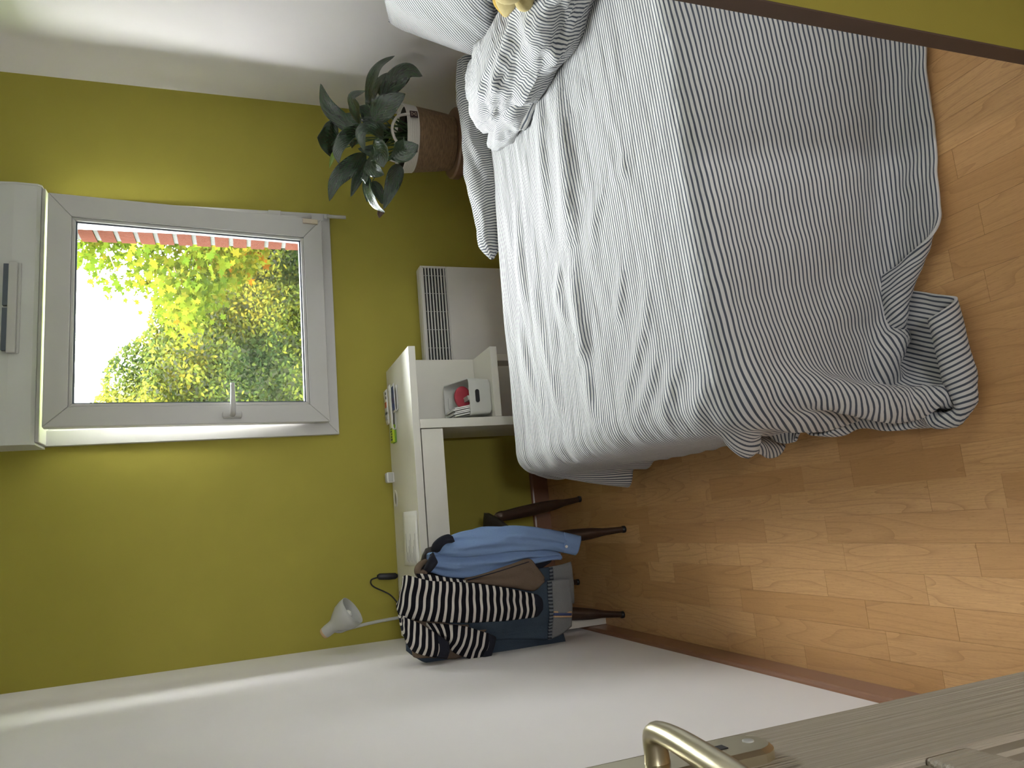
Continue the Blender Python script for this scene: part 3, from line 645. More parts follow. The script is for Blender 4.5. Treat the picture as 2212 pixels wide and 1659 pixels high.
thing('wool_garment', loc(.15, 0, .37), 'taupe felted wool garment hanging between the blue shirt and striped sweater', 'garment', [w1, w2, w3, w4])
# navy top with straps
a1, _ = garment('strap', [((370, 440), (450, 470), .03), ((390, 380), (470, 420), .06), ((450, 325), (510, 385), .075), ((520, 300), (555, 380), .078), ((560, 315), (580, 370), .07)], M['navy'], .016, 24, 14, .014, ((1, .004, .1, .2),), .003, 12)
a2, _ = garment('strap', [((290, 640), (350, 655), .03), ((330, 560), (395, 610), .066), ((380, 470), (432, 560), .072), ((395, 465), (425, 545), .060)], M['navy'], .014, 24, 14, .012, ((1, .004, .4, .2),), .003, 13)
a3, _ = garment('hem', [((1230, 540), (1250, 640), .015), ((1340, 530), (1330, 620), .018), ((1445, 515), (1420, 560), .018)], M['navy'], .008, 14, 10, .006, (), .003, 14)
thing('navy_garment', loc(.05, 0, .4), 'dark navy garment with twisted straps over the blue shirt', 'garment', [a1, a2, a3])
# striped sweater on top
p1, _ = garment('body', [((210, 800), (150, 960), -.07), ((120, 720), (72, 900), -.02), ((150, 665), (92, 1015), .045), ((320, 702), (270, 1068), .080), ((700, 733), (700, 1086), .088), ((1000, 770), (1000, 1072), .088), ((1290, 832), (1290, 1042), .084)], M['sweater'], .016, 90, 26, .016, ((1.2, .004, .1, .3), (2.5, .002, .4, .5)), .003, 15)
p2, _ = garment('hem', [((1282, 830), (1282, 1043), .084), ((1320, 840), (1325, 1025), .084), ((1352, 870), (1352, 985), .080)], M['navy'], .016, 12, 20, .015, (), .002, 16)
p3, _ = garment('sleeve', [((120, 990), (80, 1010), .02), ((130, 1030), (115, 1170), .070), ((260, 1085), (215, 1345), .092), ((440, 1195), (425, 1398), .094)], M['sweater'], .02, 50, 20, .018, ((1.2, .006, .2, .4),), .004, 17)
p4, _ = garment('cuff', [((432, 1190), (420, 1398), .094), ((490, 1225), (470, 1402), .096), ((535, 1262), (515, 1408), .092)], M['navy'], .02, 12, 16, .016, (), .003, 18)
p5, _ = garment('sleeve', [((330, 1085), (400, 1180), .060), ((460, 1095), (500, 1240), .072), ((640, 1113), (560, 1340), .078), ((760, 1142), (690, 1398), .080), ((895, 1186), (815, 1440), .078)], M['sweater'], .018, 56, 20, .014, ((1.2, .004, .5, .3),), .003, 19, v0=.006)
p6, _ = garment('cuff', [((885, 1184), (808, 1438), .080), ((925, 1198), (840, 1448), .081), ((950, 1215), (868, 1454), .078)], M['navy'], .018, 10, 16, .013, (), .002, 20)
p7, _ = garment('neck_fold', [((240, 650), (260, 720), .06), ((330, 655), (350, 730), .076), ((480, 680), (490, 735), .080), ((660, 705), (680, 740), .076)], M['sweater'], .010, 30, 10, .010, (), .002, 21, v0=.01)
sweater = thing('sweater', loc(.22, 0, .37), 'black and white striped sweater folded over the top of the chair', 'sweater', [p1, p2, p3, p4, p5, p6, p7])

# ================================================================== PLANT ON A STOOL
PXc, PYc_ = 1.712, 3.0
sk = [bevel(obj('seat', *lathe([(.0005, 0), (.150, 0), (.158, .006), (.158, .036), (.150, .044), (.0005, .044)], 48, (PXc, PYc_, .411), False), M['stool'], smooth=True), .001)]
for k in range(4):
    a = math.radians(45+90*k); c, s = math.cos(a), math.sin(a)
    sk.append(obj('leg', *tube([(PXc+.10*c, PYc_+.10*s, .415), (PXc+.165*c, PYc_+.165*s, .001)], [.018, .013], 12, 1, True, 6), M['stool'], smooth=True))
for k in range(2):
    a = math.radians(45+90*k); c, s = math.cos(a), math.sin(a)
    sk.append(obj('stretcher', *tube([(PXc-.13*c, PYc_-.13*s, .2+.02*k), (PXc+.13*c, PYc_+.13*s, .2+.02*k)], .008, 10), M['stool'], smooth=True))
thing('stool', (PXc, PYc_, 0), 'round brown wooden stool carrying the plant basket', 'stool', sk)
# basket: stacked coils of seagrass, rope rim, two handles, leather tabs
BZ0, BZ1 = .4555, .690
def brad(z): t = (z-BZ0)/(BZ1-BZ0); return .118+.030*t**.8
prof = [(.0005, BZ0)]; nco = 26
for i in range(nco):
    z = BZ0+.002+(BZ1-.055-BZ0)*i/nco; h = (BZ1-.055-BZ0)/nco
    prof += [(brad(z)-.0012, z), (brad(z)+.0012, z+h*.3), (brad(z)+.0012, z+h*.7)]
gb = obj('seagrass_body', *lathe(prof, 56, (PXc, PYc_, 0), False), M['seagrass'], smooth=True)
prof = []
for i in range(7):
    z = BZ1-.056+.056*i/7; h = .056/7
    prof += [(brad(z)+.0005, z), (brad(z)+.0028, z+h*.35), (brad(z)+.0028, z+h*.7)]
prof += [(brad(BZ1)-.001, BZ1), (brad(BZ1)-.008, BZ1-.002), (brad(BZ0+.1)-.008, BZ1-.10)]
gr_ = obj('rope_rim', *lathe(prof, 56, (PXc, PYc_, 0), False), M['rope'], smooth=True)
def pol(ang, r, z): return (PXc+r*math.cos(ang), PYc_+r*math.sin(ang), z)
bk2 = [gb, gr_]
for ang in (-105, 75):
    A0, A1, Am = math.radians(ang-27), math.radians(ang+27), math.radians(ang); r = brad(BZ1)+.004
    hd = obj('handle', *tube([pol(A0, r, BZ1-.03), pol(A0, r, BZ1+.004), pol(A0*.75+Am*.25, r-.004, BZ1+.045), pol(Am, r-.01, BZ1+.066), pol(A1*.75+Am*.25, r-.004, BZ1+.045), pol(A1, r, BZ1+.004), pol(A1, r, BZ1-.03)], .0062, 10, 1, True, 60), M['rope'], smooth=True); bk2.append(hd)
    for A in (A0, A1):
        Mx = Matrix.Translation(pol(A, brad(BZ1)+.0095, BZ1-.029)) @ Matrix.Rotation(A, 4, 'Z')
        tb = obj('leather_tab', *xform(box(-.0012, .0012, -.017, .017, -.017, .017), Mx), M['leather']); bk2.append(tb)
        x_ = [tube([(.0022, -.010, -.010), (.0022, .010, .010)], .0007, 6), tube([(.0022, .010, -.010), (.0022, -.010, .010)], .0007, 6), tube([(.0022, -.010, .010), (.0022, .010, .010)], .0007, 6), tube([(.0022, -.010, -.010), (.0022, .010, -.010)], .0007, 6)]
        st_ = obj('stitching', *xform(join(x_), Mx), M['thread']); st_.parent = tb
thing('plant_basket', (PXc, PYc_, BZ0), 'woven seagrass basket with white rope rim and leather tabs on the stool', 'basket', bk2)
def cp(zx, zy): return 660+zx*.2411, 80+zy*.2411
def leaf(pts, width, face=0., fold=.25, mat='leaf', wavy=.10, curl=0., nw=9, nl=22, seed=0):
    """pts: crop points with a depth each, from leaf base to tip"""
    P = crom([at_y(*cp(a, b), y) for a, b, y in pts], nl); V, UV = [], []
    L = np.linalg.norm(np.diff(P, axis=0), axis=1).sum(); T = np.gradient(P, axis=0); T /= np.linalg.norm(T, axis=1)[:, None]
    view = np.array((-.45, -.85, .28)); view /= np.linalg.norm(view)
    for i in range(nl):
        s = i/(nl-1); wv = width*.62*(math.sin(math.pi*min(1, s**.72*1.0))**.8 if 0 < s < 1 else 0)+.0006
        side = np.cross(T[i], view); side /= np.linalg.norm(side)+1e-9; nrm = np.cross(side, T[i]); a = math.radians(face)
        sd = side*math.cos(a)+nrm*math.sin(a); nm = np.cross(sd, T[i])
        for j in range(nw):
            t = j/(nw-1)*2-1
            h = fold*abs(t)*wv + wavy*wv*abs(t)*math.sin(s*13+seed*2.1+(1.7 if t > 0 else 0)) + curl*wv*t
            V.append(P[i]+sd*(t*wv)+nm*h); UV.append((j/(nw-1), s*L*4))
    o = obj('leaf', V, grid_faces(nl, nw), M[mat], smooth=True, uv=UV); solidify(o, .0008, 0); return o, P[0]
LV = [ # base -> tip ; y depth, width, facing angle
 ([(470, 870, 2.93), (300, 720, 2.90), (190, 590, 2.86), (135, 415, 2.82)], .058, 15, .2),
 ([(555, 600, 2.92), (590, 430, 2.84), (660, 270, 2.76), (800, 168, 2.70)], .045, 35, .3),
 ([(610, 540, 2.95), (660, 410, 2.88), (790, 306, 2.80)], .034, 30, .3),
 ([(680, 570, 2.88), (790, 400, 2.82), (920, 300, 2.78), (1048, 352, 2.76)], .068, -15, .2),
 ([(600, 740, 2.86), (720, 620, 2.80), (895, 508, 2.76)], .082, 5, .15),
 ([(480, 780, 2.94), (455, 640, 2.90), (430, 540, 2.88), (540, 480, 2.86)], .055, 45, .3),
 ([(300, 900, 3.02), (210, 905, 3.0), (104, 900, 2.97)], .130, 10, .1),
 ([(480, 905, 2.88), (400, 930, 2.84), (330, 1020, 2.81), (300, 1135, 2.79)], .075, -40, .5),
 ([(700, 900, 2.84), (600, 850, 2.79), (520, 880, 2.76), (530, 1030, 2.75)], .066, -35, .35),
 ([(600, 975, 2.80), (680, 1050, 2.76), (700, 1170, 2.75)], .078, -20, .3),
 ([(790, 1000, 2.80), (890, 1020, 2.74), (1012, 972, 2.72)], .085, 20, .25),
 ([(545, 1050, 2.92), (400, 1160, 2.90), (270, 1290, 2.90), (213, 1470, 2.92)], .060, 10, .2),
 ([(550, 1100, 2.96), (480, 1230, 2.96), (405, 1432, 2.97)], .045, 15, .3),
 ([(560, 1090, 2.84), (620, 1180, 2.80), (705, 1235, 2.78)], .060, -15, .3),
 ([(560, 1200, 2.86), (575, 1370, 2.84), (640, 1500, 2.84), (712, 1570, 2.84)], .042, -45, .4),
 ([(840, 1140, 2.90), (780, 1310, 2.89), (700, 1545, 2.90)], .056, 10, .25),
 ([(600, 1290, 2.98), (650, 1390, 3.0), (690, 1500, 3.02)], .040, 20, .3),
 ([(620, 760, 2.98), (560, 680, 2.97), (480, 620, 2.95)], .070, 5, .2),
 ([(500, 780, 3.06), (420, 740, 3.06), (325, 690, 3.05)], .060, 20, .2),
 ([(680, 540, 3.0), (700, 450, 2.95), (745, 400, 2.92)], .045, 30, .3),
 ([(500, 900, 2.86), (420, 870, 2.84), (295, 880, 2.83)], .085, 20, .3),
 ([(700, 1000, 2.95), (640, 1020, 2.95), (470, 1000, 2.94)], .06, 20, .3),
 ([(660, 640, 2.96), (600, 560, 2.92), (545, 440, 2.90)], .06, 40, .3),
 ([(760, 900, 2.98), (700, 860, 2.96), (640, 760, 2.94)], .06, 10, .3),
 ([(560, 1250, 2.93), (545, 1350, 2.93), (552, 1480, 2.93)], .030, 20, .3),
 ([(520, 1290, 2.85), (530, 1270, 2.84), (560, 1180, 2.84)], .024, 10, .3),
]
pk = []; heads = []
for i, (pts, wd, fa, fo) in enumerate(LV):
    o, b = leaf(pts, wd, fa, fo, seed=i); pk.append(o); heads.append(b)
o, b = leaf([(300, 1010, 2.93), (250, 1070, 2.92), (214, 1172, 2.92)], .018, 0, .5, 'leaf_young'); pk.append(o); heads.append(b)
for i, b in enumerate(heads):
    a = 2.4*i; r0 = .02+.045*((i*37) % 10)/10; base = np.array((PXc+r0*math.cos(a), PYc_-.02+r0*math.sin(a), BZ1-.085))
    mid = base*.45+b*.55+np.array((0, 0, .035)) if b[2] > BZ1-.02 else (base+b)/2+np.array((0, 0, .09))
    pk.append(obj('stem', *tube([base, mid, b], [.0042, .0034, .0022], 7, 1, True, 14), M['stem'], smooth=True))
dt, _ = leaf([(690, 1545, 2.90), (668, 1580, 2.90), (660, 1622, 2.90)], .022, 10, .5, 'leaf_dry'); dt.name = 'dried_tip'; pk.append(dt)
pk.append(obj('soil', *lathe([(.0005, BZ1-.088), (brad(BZ1-.09)-.010, BZ1-.092)], 40, (PXc, PYc_, 0), False), M['soil'], smooth=True))
pk.append(obj('nursery_pot', *lathe([(.09, BZ0+.004), (brad(BZ1-.012)-.0095, BZ1-.012), (brad(BZ1-.012)-.012, BZ1-.012), (brad(BZ1-.09)-.013, BZ1-.094)], 40, (PXc, PYc_, 0), True), M['soil'], smooth=True))
thing('houseplant', (PXc, PYc_, BZ0+.005), 'leafy houseplant with long glossy dark green leaves in the corner', 'plant', pk)

# ================================================================== BED
BX0, BX1, BY0, BY1, BTOP = .165, 2.02, 1.225, 2.50, .455
bk3 = [bevel(obj('mattress', *box(BX0, BX1, BY0, BY1, .25, BTOP), M['mattress']), .045, 4), bobj('base', (BX0+.015, BX1, BY0+.015, BY1-.015, .12, .25), M['bedwood'], None, .006)]
for x in (BX0+.1, BX1-.1):
    for y in (BY0+.1, BY1-.1): bk3.append(obj('leg', *tube([(x, y, .13), (x, y, .001)], [.03, .024], 14), M['bedwood'], smooth=True))
thing('bed', ((BX0+BX1)/2, (BY0+BY1)/2, 0), 'double bed with its head against the white wall', 'bed', bk3)

# ------------------------------------------------------------------ duvet: a cloth sheet settled over the mattress
def settle(h=.03, steps=330, iters=7):
    LF, LN, LFAR = .30, .445, .20
    nx = int(round((1.72-BX0+LF)/h))+1; ny = int(round((BY1-BY0+LN+LFAR)/h))+1
    S, T = np.meshgrid(np.arange(nx)*h, np.arange(ny)*h, indexing='ij')
    X = np.stack([BX0-LF+S, BY0-LN+T, np.full_like(S, BTOP+.03)], -1)
    X[..., 2] += .004*vnoise(S*6, T*6, 3)
    prev = X.copy(); wgt = np.ones((nx, ny)); tgt = {}
    def idx(s, t): return min(nx-1, int(round(s/h))), min(ny-1, int(round(t/h)))
    # the hem points that lie on the floor at the near foot corner, and a few along the near hem
    tgt[idx(0, 0)] = (.315, 1.058, .012); tgt[idx(0, .185)] = (.135, 1.115, .010); tgt[idx(.0, .09)] = (.225, 1.085, .010)
    tgt[idx(.36, 0)] = (.44, 1.215, .02); tgt[idx(0, .30)] = (.155, 1.19, .045); tgt[idx(0, .42)] = (.155, 1.28, .12); tgt[idx(0, .54)] = (.148, 1.385, .165); tgt[idx(0, .69)] = (.143, 1.53, .18)
    start = {k: X[k].copy() for k in tgt}
    X[-1, :, 2] = BTOP+.02; wgt[-1, :] = 0
    for k in tgt: wgt[k] = 0
    c = np.array(((BX0+BX1+.2)/2, (BY0+BY1)/2, BTOP/2)); half = np.array(((BX1+.2-BX0)/2, (BY1-BY0)/2, BTOP/2)); rr = .06; th = .014
    def con(sa, sb, rest, stiff, only_stretch=False):
        A, Bq = X[sa], X[sb]; d = Bq-A; L = np.sqrt((d*d).sum(-1))+1e-9; wa, wb = wgt[sa], wgt[sb]
        e = (L-rest)/L
        if only_stretch: e = np.where(L < rest, 0, e)
        k = stiff*e/(wa+wb+1e-9); q = d*k[..., None]
        X[sa] += q*wa[..., None]; X[sb] -= q*wb[..., None]
    sl = slice; CN = []
    for off in (0, 1):
        CN.append(((sl(off, nx-1, 2), sl(None)), (sl(off+1, nx, 2), sl(None)), h, 1., False))
        CN.append(((sl(None), sl(off, ny-1, 2)), (sl(None), sl(off+1, ny, 2)), h, 1., False))
    for off in (0, 1):
        CN.append(((sl(off, nx-1, 2), sl(0, ny-1)), (sl(off+1, nx, 2), sl(1, ny)), h*2**.5, .5, False))
        CN.append(((sl(off, nx-1, 2), sl(1, ny)), (sl(off+1, nx, 2), sl(0, ny-1)), h*2**.5, .5, False))
    for off in range(4):
        if off < 2:
            CN.append(((sl(off*2, nx-2, 4), sl(None)), (sl(off*2+2, nx, 4), sl(None)), 2*h, .25, False)); CN.append(((sl(off*2+1, nx-2, 4), sl(None)), (sl(off*2+3, nx, 4), sl(None)), 2*h, .25, False))
            CN.append(((sl(None), sl(off*2, ny-2, 4)), (sl(None), sl(off*2+2, ny, 4)), 2*h, .25, False)); CN.append(((sl(None), sl(off*2+1, ny-2, 4)), (sl(None), sl(off*2+3, ny, 4)), 2*h, .25, False))
    fixed = []
    for a, b, r, s, o in CN:                                     # make both slices the same length
        n0 = min(len(range(*a[0].indices(nx))), len(range(*b[0].indices(nx)))); n1 = min(len(range(*a[1].indices(ny))), len(range(*b[1].indices(ny))))
        f = lambda q, n, m: sl(q.indices(m)[0], q.indices(m)[0]+(n-1)*q.indices(m)[2]+1, q.indices(m)[2])
        fixed.append(((f(a[0], n0, nx), f(a[1], n1, ny)), (f(b[0], n0, nx), f(b[1], n1, ny)), r, s, o))
    for st in range(steps):
        ph = min(1., st/(steps*.6)); ph = ph*ph*(3-2*ph)
        vel = (X-prev)*.965; prev = X.copy()
        mv = np.sqrt((vel**2).sum(-1, keepdims=True)); vel *= np.minimum(1, .012/(mv+1e-9))
        X += (vel + np.array((0, 0, -.0011)))*wgt[..., None]
        for k, g_ in tgt.items():
            a = start[k]; g_ = np.array(g_); q = a*(1-ph)+g_*ph; q[2] = max(q[2], g_[2]); q[1] -= .10*math.sin(math.pi*ph) if k[1] < 20 else 0; X[k] = q
        for it in range(iters):
            for q in fixed: con(*q)
            q = np.abs(X-c)-half+rr; qp = np.maximum(q, 0); ln = np.sqrt((qp**2).sum(-1)); out = ln > 0
            dist = np.where(out, ln, q.max(-1))-rr-th
            gr = np.where(out[..., None], qp/(ln[..., None]+1e-9), (q == q.max(-1, keepdims=True)).astype(float))*np.sign(X-c)
            hit = (dist < 0)&(wgt > 0)
            X -= np.where(hit[..., None], gr*dist[..., None], 0)
            if it == iters-1: X = np.where((hit & (X[..., 2] > BTOP-.02))[..., None], prev*.55+X*.45, X)
            lowz = (X[..., 2] < .012)&(wgt > 0); X[..., 2] = np.where(lowz, .012, X[..., 2])
            X[..., 0:2] = np.where(lowz[..., None], prev[..., 0:2]*.7+X[..., 0:2]*.3, X[..., 0:2])
    return X, h
X0, hh = settle()
def upsample(A, k):
    def ax(A):
        n = len(A); Q = np.concatenate([2*A[:1]-A[1:2], A, 2*A[-1:]-A[-2:-1]]); t = np.linspace(0, n-1, (n-1)*k+1); i = np.minimum(t.astype(int), n-2); f = (t-i)[:, None, None]
        a, b, c, d = Q[i], Q[i+1], Q[i+2], Q[i+3]
        return .5*((2*b)+(-a+c)*f+(2*a-5*b+4*c-d)*f**2+(-a+3*b-3*c+d)*f**3)
    return np.swapaxes(ax(np.swapaxes(ax(A), 0, 1)), 0, 1)
KU = 4
XD = upsample(X0, KU); nxd, nyd = XD.shape[:2]
Sg, Tg = np.meshgrid(np.arange(nxd)*hh/KU, np.arange(nyd)*hh/KU, indexing='ij')
def normals(A):
    a = np.gradient(A, axis=0); b = np.gradient(A, axis=1); n = np.cross(a, b); return n/(np.linalg.norm(n, axis=-1, keepdims=True)+1e-12)
ND = normals(XD)
top = np.clip((XD[..., 2]-(BTOP-.03))/.03, 0, 1); drape = 1-top
px_, py_ = XD[..., 0], XD[..., 1]
disp = np.zeros_like(Sg)
# long soft creases on the lying part, running along the bed: photo points on the mattress top, height, half width
CREASE = [
 ([(1195, 150), (1215, 260), (1228, 380), (1233, 470), (1236, 545)], .030, .040), ([(1160, 190), (1172, 300), (1178, 400), (1185, 560)], .020, .030),
 ([(1240, 560), (1248, 640), (1262, 740), (1245, 770)], .026, .028), ([(1110, 420), (1120, 520), (1128, 600), (1135, 660)], .014, .022),
 ([(1150, 600), (1165, 700), (1190, 820), (1215, 900)], .012, .022), ([(1300, 400), (1285, 470), (1278, 540)], .009, .022),
 ([(1345, 330), (1345, 390)], .006, .022), ([(1345, 560), (1335, 660), (1330, 700)], .009, .016), ([(1400, 600), (1390, 700), (1365, 800), (1340, 900)], .008, .018),
 ([(1262, 760), (1275, 860), (1300, 930)], .014, .022), ([(1420, 760), (1400, 840), (1370, 900)], .010, .018), ([(1470, 760), (1440, 860), (1430, 920)], .010, .018),
 ([(1530, 820), (1500, 880), (1475, 930)], .010, .018), ([(1120, 700), (1140, 800), (1165, 900)], .010, .020), ([(1250, 160), (1253, 240)], .006, .022), ([(1210, 560), (1205, 640), (1225, 700)], .014, .018),
]
for pts, hgt, wdt in CREASE:
    P = crom([tuple(at_z(a, b, BTOP+.025))[:2] for a, b in pts], 40)
    sel = (px_ > P[:, 0].min()-.15)&(px_ < P[:, 0].max()+.15)&(py_ > P[:, 1].min()-.15)&(py_ < P[:, 1].max()+.15)
    ii = np.where(sel); q = np.stack([px_[ii], py_[ii]], -1)
    dd = np.sqrt(((q[:, None, :]-P[None])**2).sum(-1)); kmin = dd.argmin(1); dm = dd.min(1); sgn = np.sign(q[:, 1]-P[kmin, 1])
    endf = np.sin(np.pi*np.clip(kmin/39., .02, .98))**.6
    wl = np.where(sgn > 0, wdt*1.9, wdt*1.15)                    # steep on the side facing the room
    disp[ii] += .95*hgt*endf*np.exp(-(dm/wl)**2)*top[ii]
farw = np.clip((py_-1.35)/.8, 0, 1)
disp += top*(.0045*farw+.0012)*vnoise(Sg*3.2, Tg*17, 1) + top*(.002*farw+.0005)*vnoise(Sg*7, Tg*38, 2)
nearside = drape*np.clip((1.30-py_)/.08, 0, 1); footside = drape*np.clip((.30-px_)/.1, 0, 1)
disp += nearside*(.010*vnoise(Sg*5.5, Tg*2.2, 4) + .004*vnoise(Sg*13, Tg*5, 5)) + nearside*np.clip(.25-Tg, 0, .25)*4*.004*vnoise(Sg*26+Tg*12, Tg*14, 6)
disp += footside*(.008*vnoise(Sg*3, Tg*7, 7)+.003*vnoise(Sg*8, Tg*22, 8))
XD = XD + ND*disp[..., None]; XD[..., 2] = np.maximum(XD[..., 2], .006)
uvd = np.stack([Sg, Tg], -1).reshape(-1, 2)
cover = obj('cover', XD.reshape(-1, 3), grid_faces(nxd, nyd), M['stripe'], smooth=True, uv=uvd); solidify(cover, .006, -1)
def lump(name, spine, rx, rz, n=90, m=36, folds=4, amp=.18, seed=0, swap=False, skew=.0):
    """bunched cloth: loft along a spine with pleats that wander around it"""
    P = crom(spine, n); r1 = np.interp(np.linspace(0, 1, n), np.linspace(0, 1, len(rx)), rx); r2 = np.interp(np.linspace(0, 1, n), np.linspace(0, 1, len(rz)), rz)
    T = np.gradient(P, axis=0); T /= np.linalg.norm(T, axis=1)[:, None]; V, UV = [], []
    ln = np.concatenate([[0], np.cumsum(np.linalg.norm(np.diff(P, axis=0), axis=1))])
    an = np.linspace(0, 2*np.pi, m)
    for i in range(n):
        side = np.cross(T[i], (0, 0, 1)); side /= np.linalg.norm(side); up = np.cross(side, T[i])
        ca, sa = np.cos(an), np.sin(an)
        per = 1+amp*(vnoise(ca*1.6+ln[i]*6+seed*9, sa*1.6+5+ln[i]*2, seed)+.55*vnoise(ca*3.4+ln[i]*13, sa*3.4+7-ln[i]*5, seed+1)+.3*vnoise(ca*7+ln[i]*22, sa*7+3+ln[i]*9, seed+2))
        wob = 1+.12*vnoise(np.full(m, ln[i]*9.+seed), an*0, seed+4)
        V.append(P[i][None]+side[None]*(ca*r1[i]*per*wob)[:, None]+up[None]*(sa*r2[i]*per*wob)[:, None])
        cir = an*(r1[i]+r2[i])*.5
        UV.append(np.stack([cir, ln[i]+skew*cir+.008*vnoise(ca*2+ln[i]*5, sa*2+4, seed+3)], -1))
    o = obj(name, np.array(V).reshape(-1, 3), grid_faces(n, m), M['stripe'], smooth=True, uv=np.array(UV).reshape(-1, 2)); return o
f1 = lump('folded_top', [(1.66, 2.40, .50), (1.52, 2.25, .535), (1.46, 2.05, .55), (1.43, 1.85, .545), (1.44, 1.65, .54), (1.46, 1.45, .53), (1.48, 1.28, .50)], [.10, .15, .165, .15, .15, .14, .12], [.05, .085, .10, .095, .09, .085, .05], 150, 56, seed=3, amp=.20, skew=.35)
f2 = lump('bunched_side', [(1.80, 2.50, .48), (1.66, 2.53, .475), (1.48, 2.55, .468), (1.30, 2.54, .465), (1.14, 2.54, .468), (1.04, 2.545, .470), (.985, 2.55, .468)], [.08, .105, .115, .10, .075, .045, .006], [.08, .085, .085, .075, .06, .04, .006], 150, 48, seed=8, amp=.16)
f3 = lump('turned_back_edge', [(1.36, 2.36, .49), (1.35, 2.22, .50), (1.345, 2.08, .505), (1.33, 1.94, .50)], [.03, .07, .08, .04], [.03, .045, .05, .03], 70, 32, seed=12, amp=.22, skew=.8)
thing('duvet', (.9, 1.85, .46), 'grey and white striped duvet spread over the bed, one corner trailing on the floor', 'duvet', [cover, f1, f2, f3])
# pillow leaning on the wall
def pillow(name, Mx, wx, wy, tk, seed=0):
    n, m = 40, 34; V, UV, Fc = [], [], []
    for sgn in (1, -1):
        for i in range(n):
            for j in range(m):
                u, v = i/(n-1)*2-1, j/(m-1)*2-1
                e = max(0, (1-abs(u)**3.2))*max(0, (1-abs(v)**3.2)); pin = 1-.07*(1-u*u)*abs(v)**3; pin2 = 1-.07*(1-v*v)*abs(u)**3
                z = sgn*tk*.5*e**.55 + .006*float(vnoise(np.array(u*4+seed), np.array(v*4.), seed))*e**.3
                V.append(Mx @ Vector((u*wx/2*pin2, v*wy/2*pin, z))); UV.append((u*wx/2*.8-v*wy/2*.6, v*wy/2*.8+u*wx/2*.6+sgn*2))
    k = n*m; Fc = grid_faces(n, m) + [tuple(reversed([q+k for q in f])) for f in grid_faces(n, m)]
    return obj(name, V, Fc, M['stripe'], smooth=True, uv=UV)
ax_w = Vector((0.10, 1, -.10)).normalized(); ax_h = Vector((.42, 0.10, .9)).normalized(); ax_h = (ax_h-ax_w*ax_h.dot(ax_w)).normalized(); ax_n = ax_w.cross(ax_h)
Mp = Matrix((ax_w, ax_h, ax_n)).transposed().to_4x4(); Mp.translation = (1.83, 2.16, .712)
pil = pillow('pillow', Mp @ Matrix.Rotation(math.radians(-14), 4, 'Z'), .64, .48, .17, 2)
tag(pil, 'striped pillow leaning against the white wall at the bed head', 'pillow')
# plush toy lying on the folded duvet (only its ear and head edge show)
def blob(c, r, n=24, m=16, squash=None):
    V = [(c[0]+r[0]*math.sin(math.pi*i/m)*math.cos(2*math.pi*k/n), c[1]+r[1]*math.sin(math.pi*i/m)*math.sin(2*math.pi*k/n), c[2]+r[2]*math.cos(math.pi*i/m)) for i in range(m+1) for k in range(n)]
    return V, [(i*n+k, i*n+(k+1) % n, (i+1)*n+(k+1) % n, (i+1)*n+k) for i in range(m) for k in range(n)]
e0, e1 = at_z(1106, -40, .66), at_z(1091, 36, .64)
ear = obj('ear', *tube([e0, e0.lerp(e1, .3)+Vector((0, 0, .01)), e0.lerp(e1, .7)+Vector((0, 0, .005)), e1], [.045, .046, .034, .006], 20, .3, True, 24, (0.2, .3, 1)), M['yellow_plush'], smooth=True)
off = Vector((-.012, -.012, .004))
ear_in = obj('ear_lining', *tube([e0+off, e0.lerp(e1, .3)+Vector((0, 0, .01))+off, e0.lerp(e1, .7)+Vector((0, 0, .005))+off, e1+off*.5], [.036, .038, .026, .004], 20, .3, True, 24, (0.2, .3, 1)), M['cream_plush'], smooth=True)
hc = at_z(1098, -44, .70); hd_ = obj('head', *blob(hc, (.06, .06, .055)), M['cream_plush'], smooth=True)
pw = at_z(1132, 0, .645); paw = obj('paw', *blob(pw, (.03, .028, .026)), M['cream_plush'], smooth=True)
bc = at_z(1128, -20, .60); bd = obj('body', *blob(bc+Vector((.06, .02, 0)), (.11, .10, .07)), M['brown_plush'], smooth=True)
thing('plush_toy', tuple(bc), 'yellow and cream plush toy peeking over the folded duvet by the pillow', 'toy', [ear, ear_in, hd_, paw, bd])

# ================================================================== OUTSIDE
struct(obj('ground', *box(-20, 24, -30, 45, -.5, -.4), M['lawn']))
def foliage_mesh(name, pos, size, tint, mat, shape, parent, nrm=None):
    """one mesh of many leaves; shape: 2-D outline of a leaf (fan)"""
    N, K = len(pos), len(shape); sh = np.array(shape, float)
    a = rng.normal(size=(N, 3)); 
    if nrm is not None: a = a*.55+nrm
    a /= np.linalg.norm(a, axis=1)[:, None]; t = rng.normal(size=(N, 3)); b = np.cross(a, t); b /= np.linalg.norm(b, axis=1)[:, None]; c = np.cross(a, b)
    V = pos[:, None]+(b[:, None]*sh[None, :, :1]+c[:, None]*sh[None, :, 1:2])*size[:, None, None] + a[:, None]*(np.abs(sh[:, 0])*.25)[None, :, None]*size[:, None, None]
    me = bpy.data.meshes.new(name); me.vertices.add(N*K); me.vertices.foreach_set('co', V.reshape(-1).astype(np.float32))
    me.loops.add(N*K); me.loops.foreach_set('vertex_index', np.arange(N*K, dtype=np.int32)); me.polygons.add(N)
    me.polygons.foreach_set('loop_start', np.arange(N, dtype=np.int32)*K); me.polygons.foreach_set('loop_total', np.full(N, K, dtype=np.int32)); me.update(calc_edges=True); me.validate()
    at_ = me.attributes.new('tint', 'FLOAT', 'POINT'); at_.data.foreach_set('value', np.repeat(tint, K).astype(np.float32))
    me.materials.append(mat); o = bpy.data.objects.new(name, me); C.objects.link(o); o['kind'] = 'stuff'; return o
OVAL = [(0, -.5), (.2, -.2), (.22, .12), (0, .5), (-.22, .12), (-.2, -.2)]
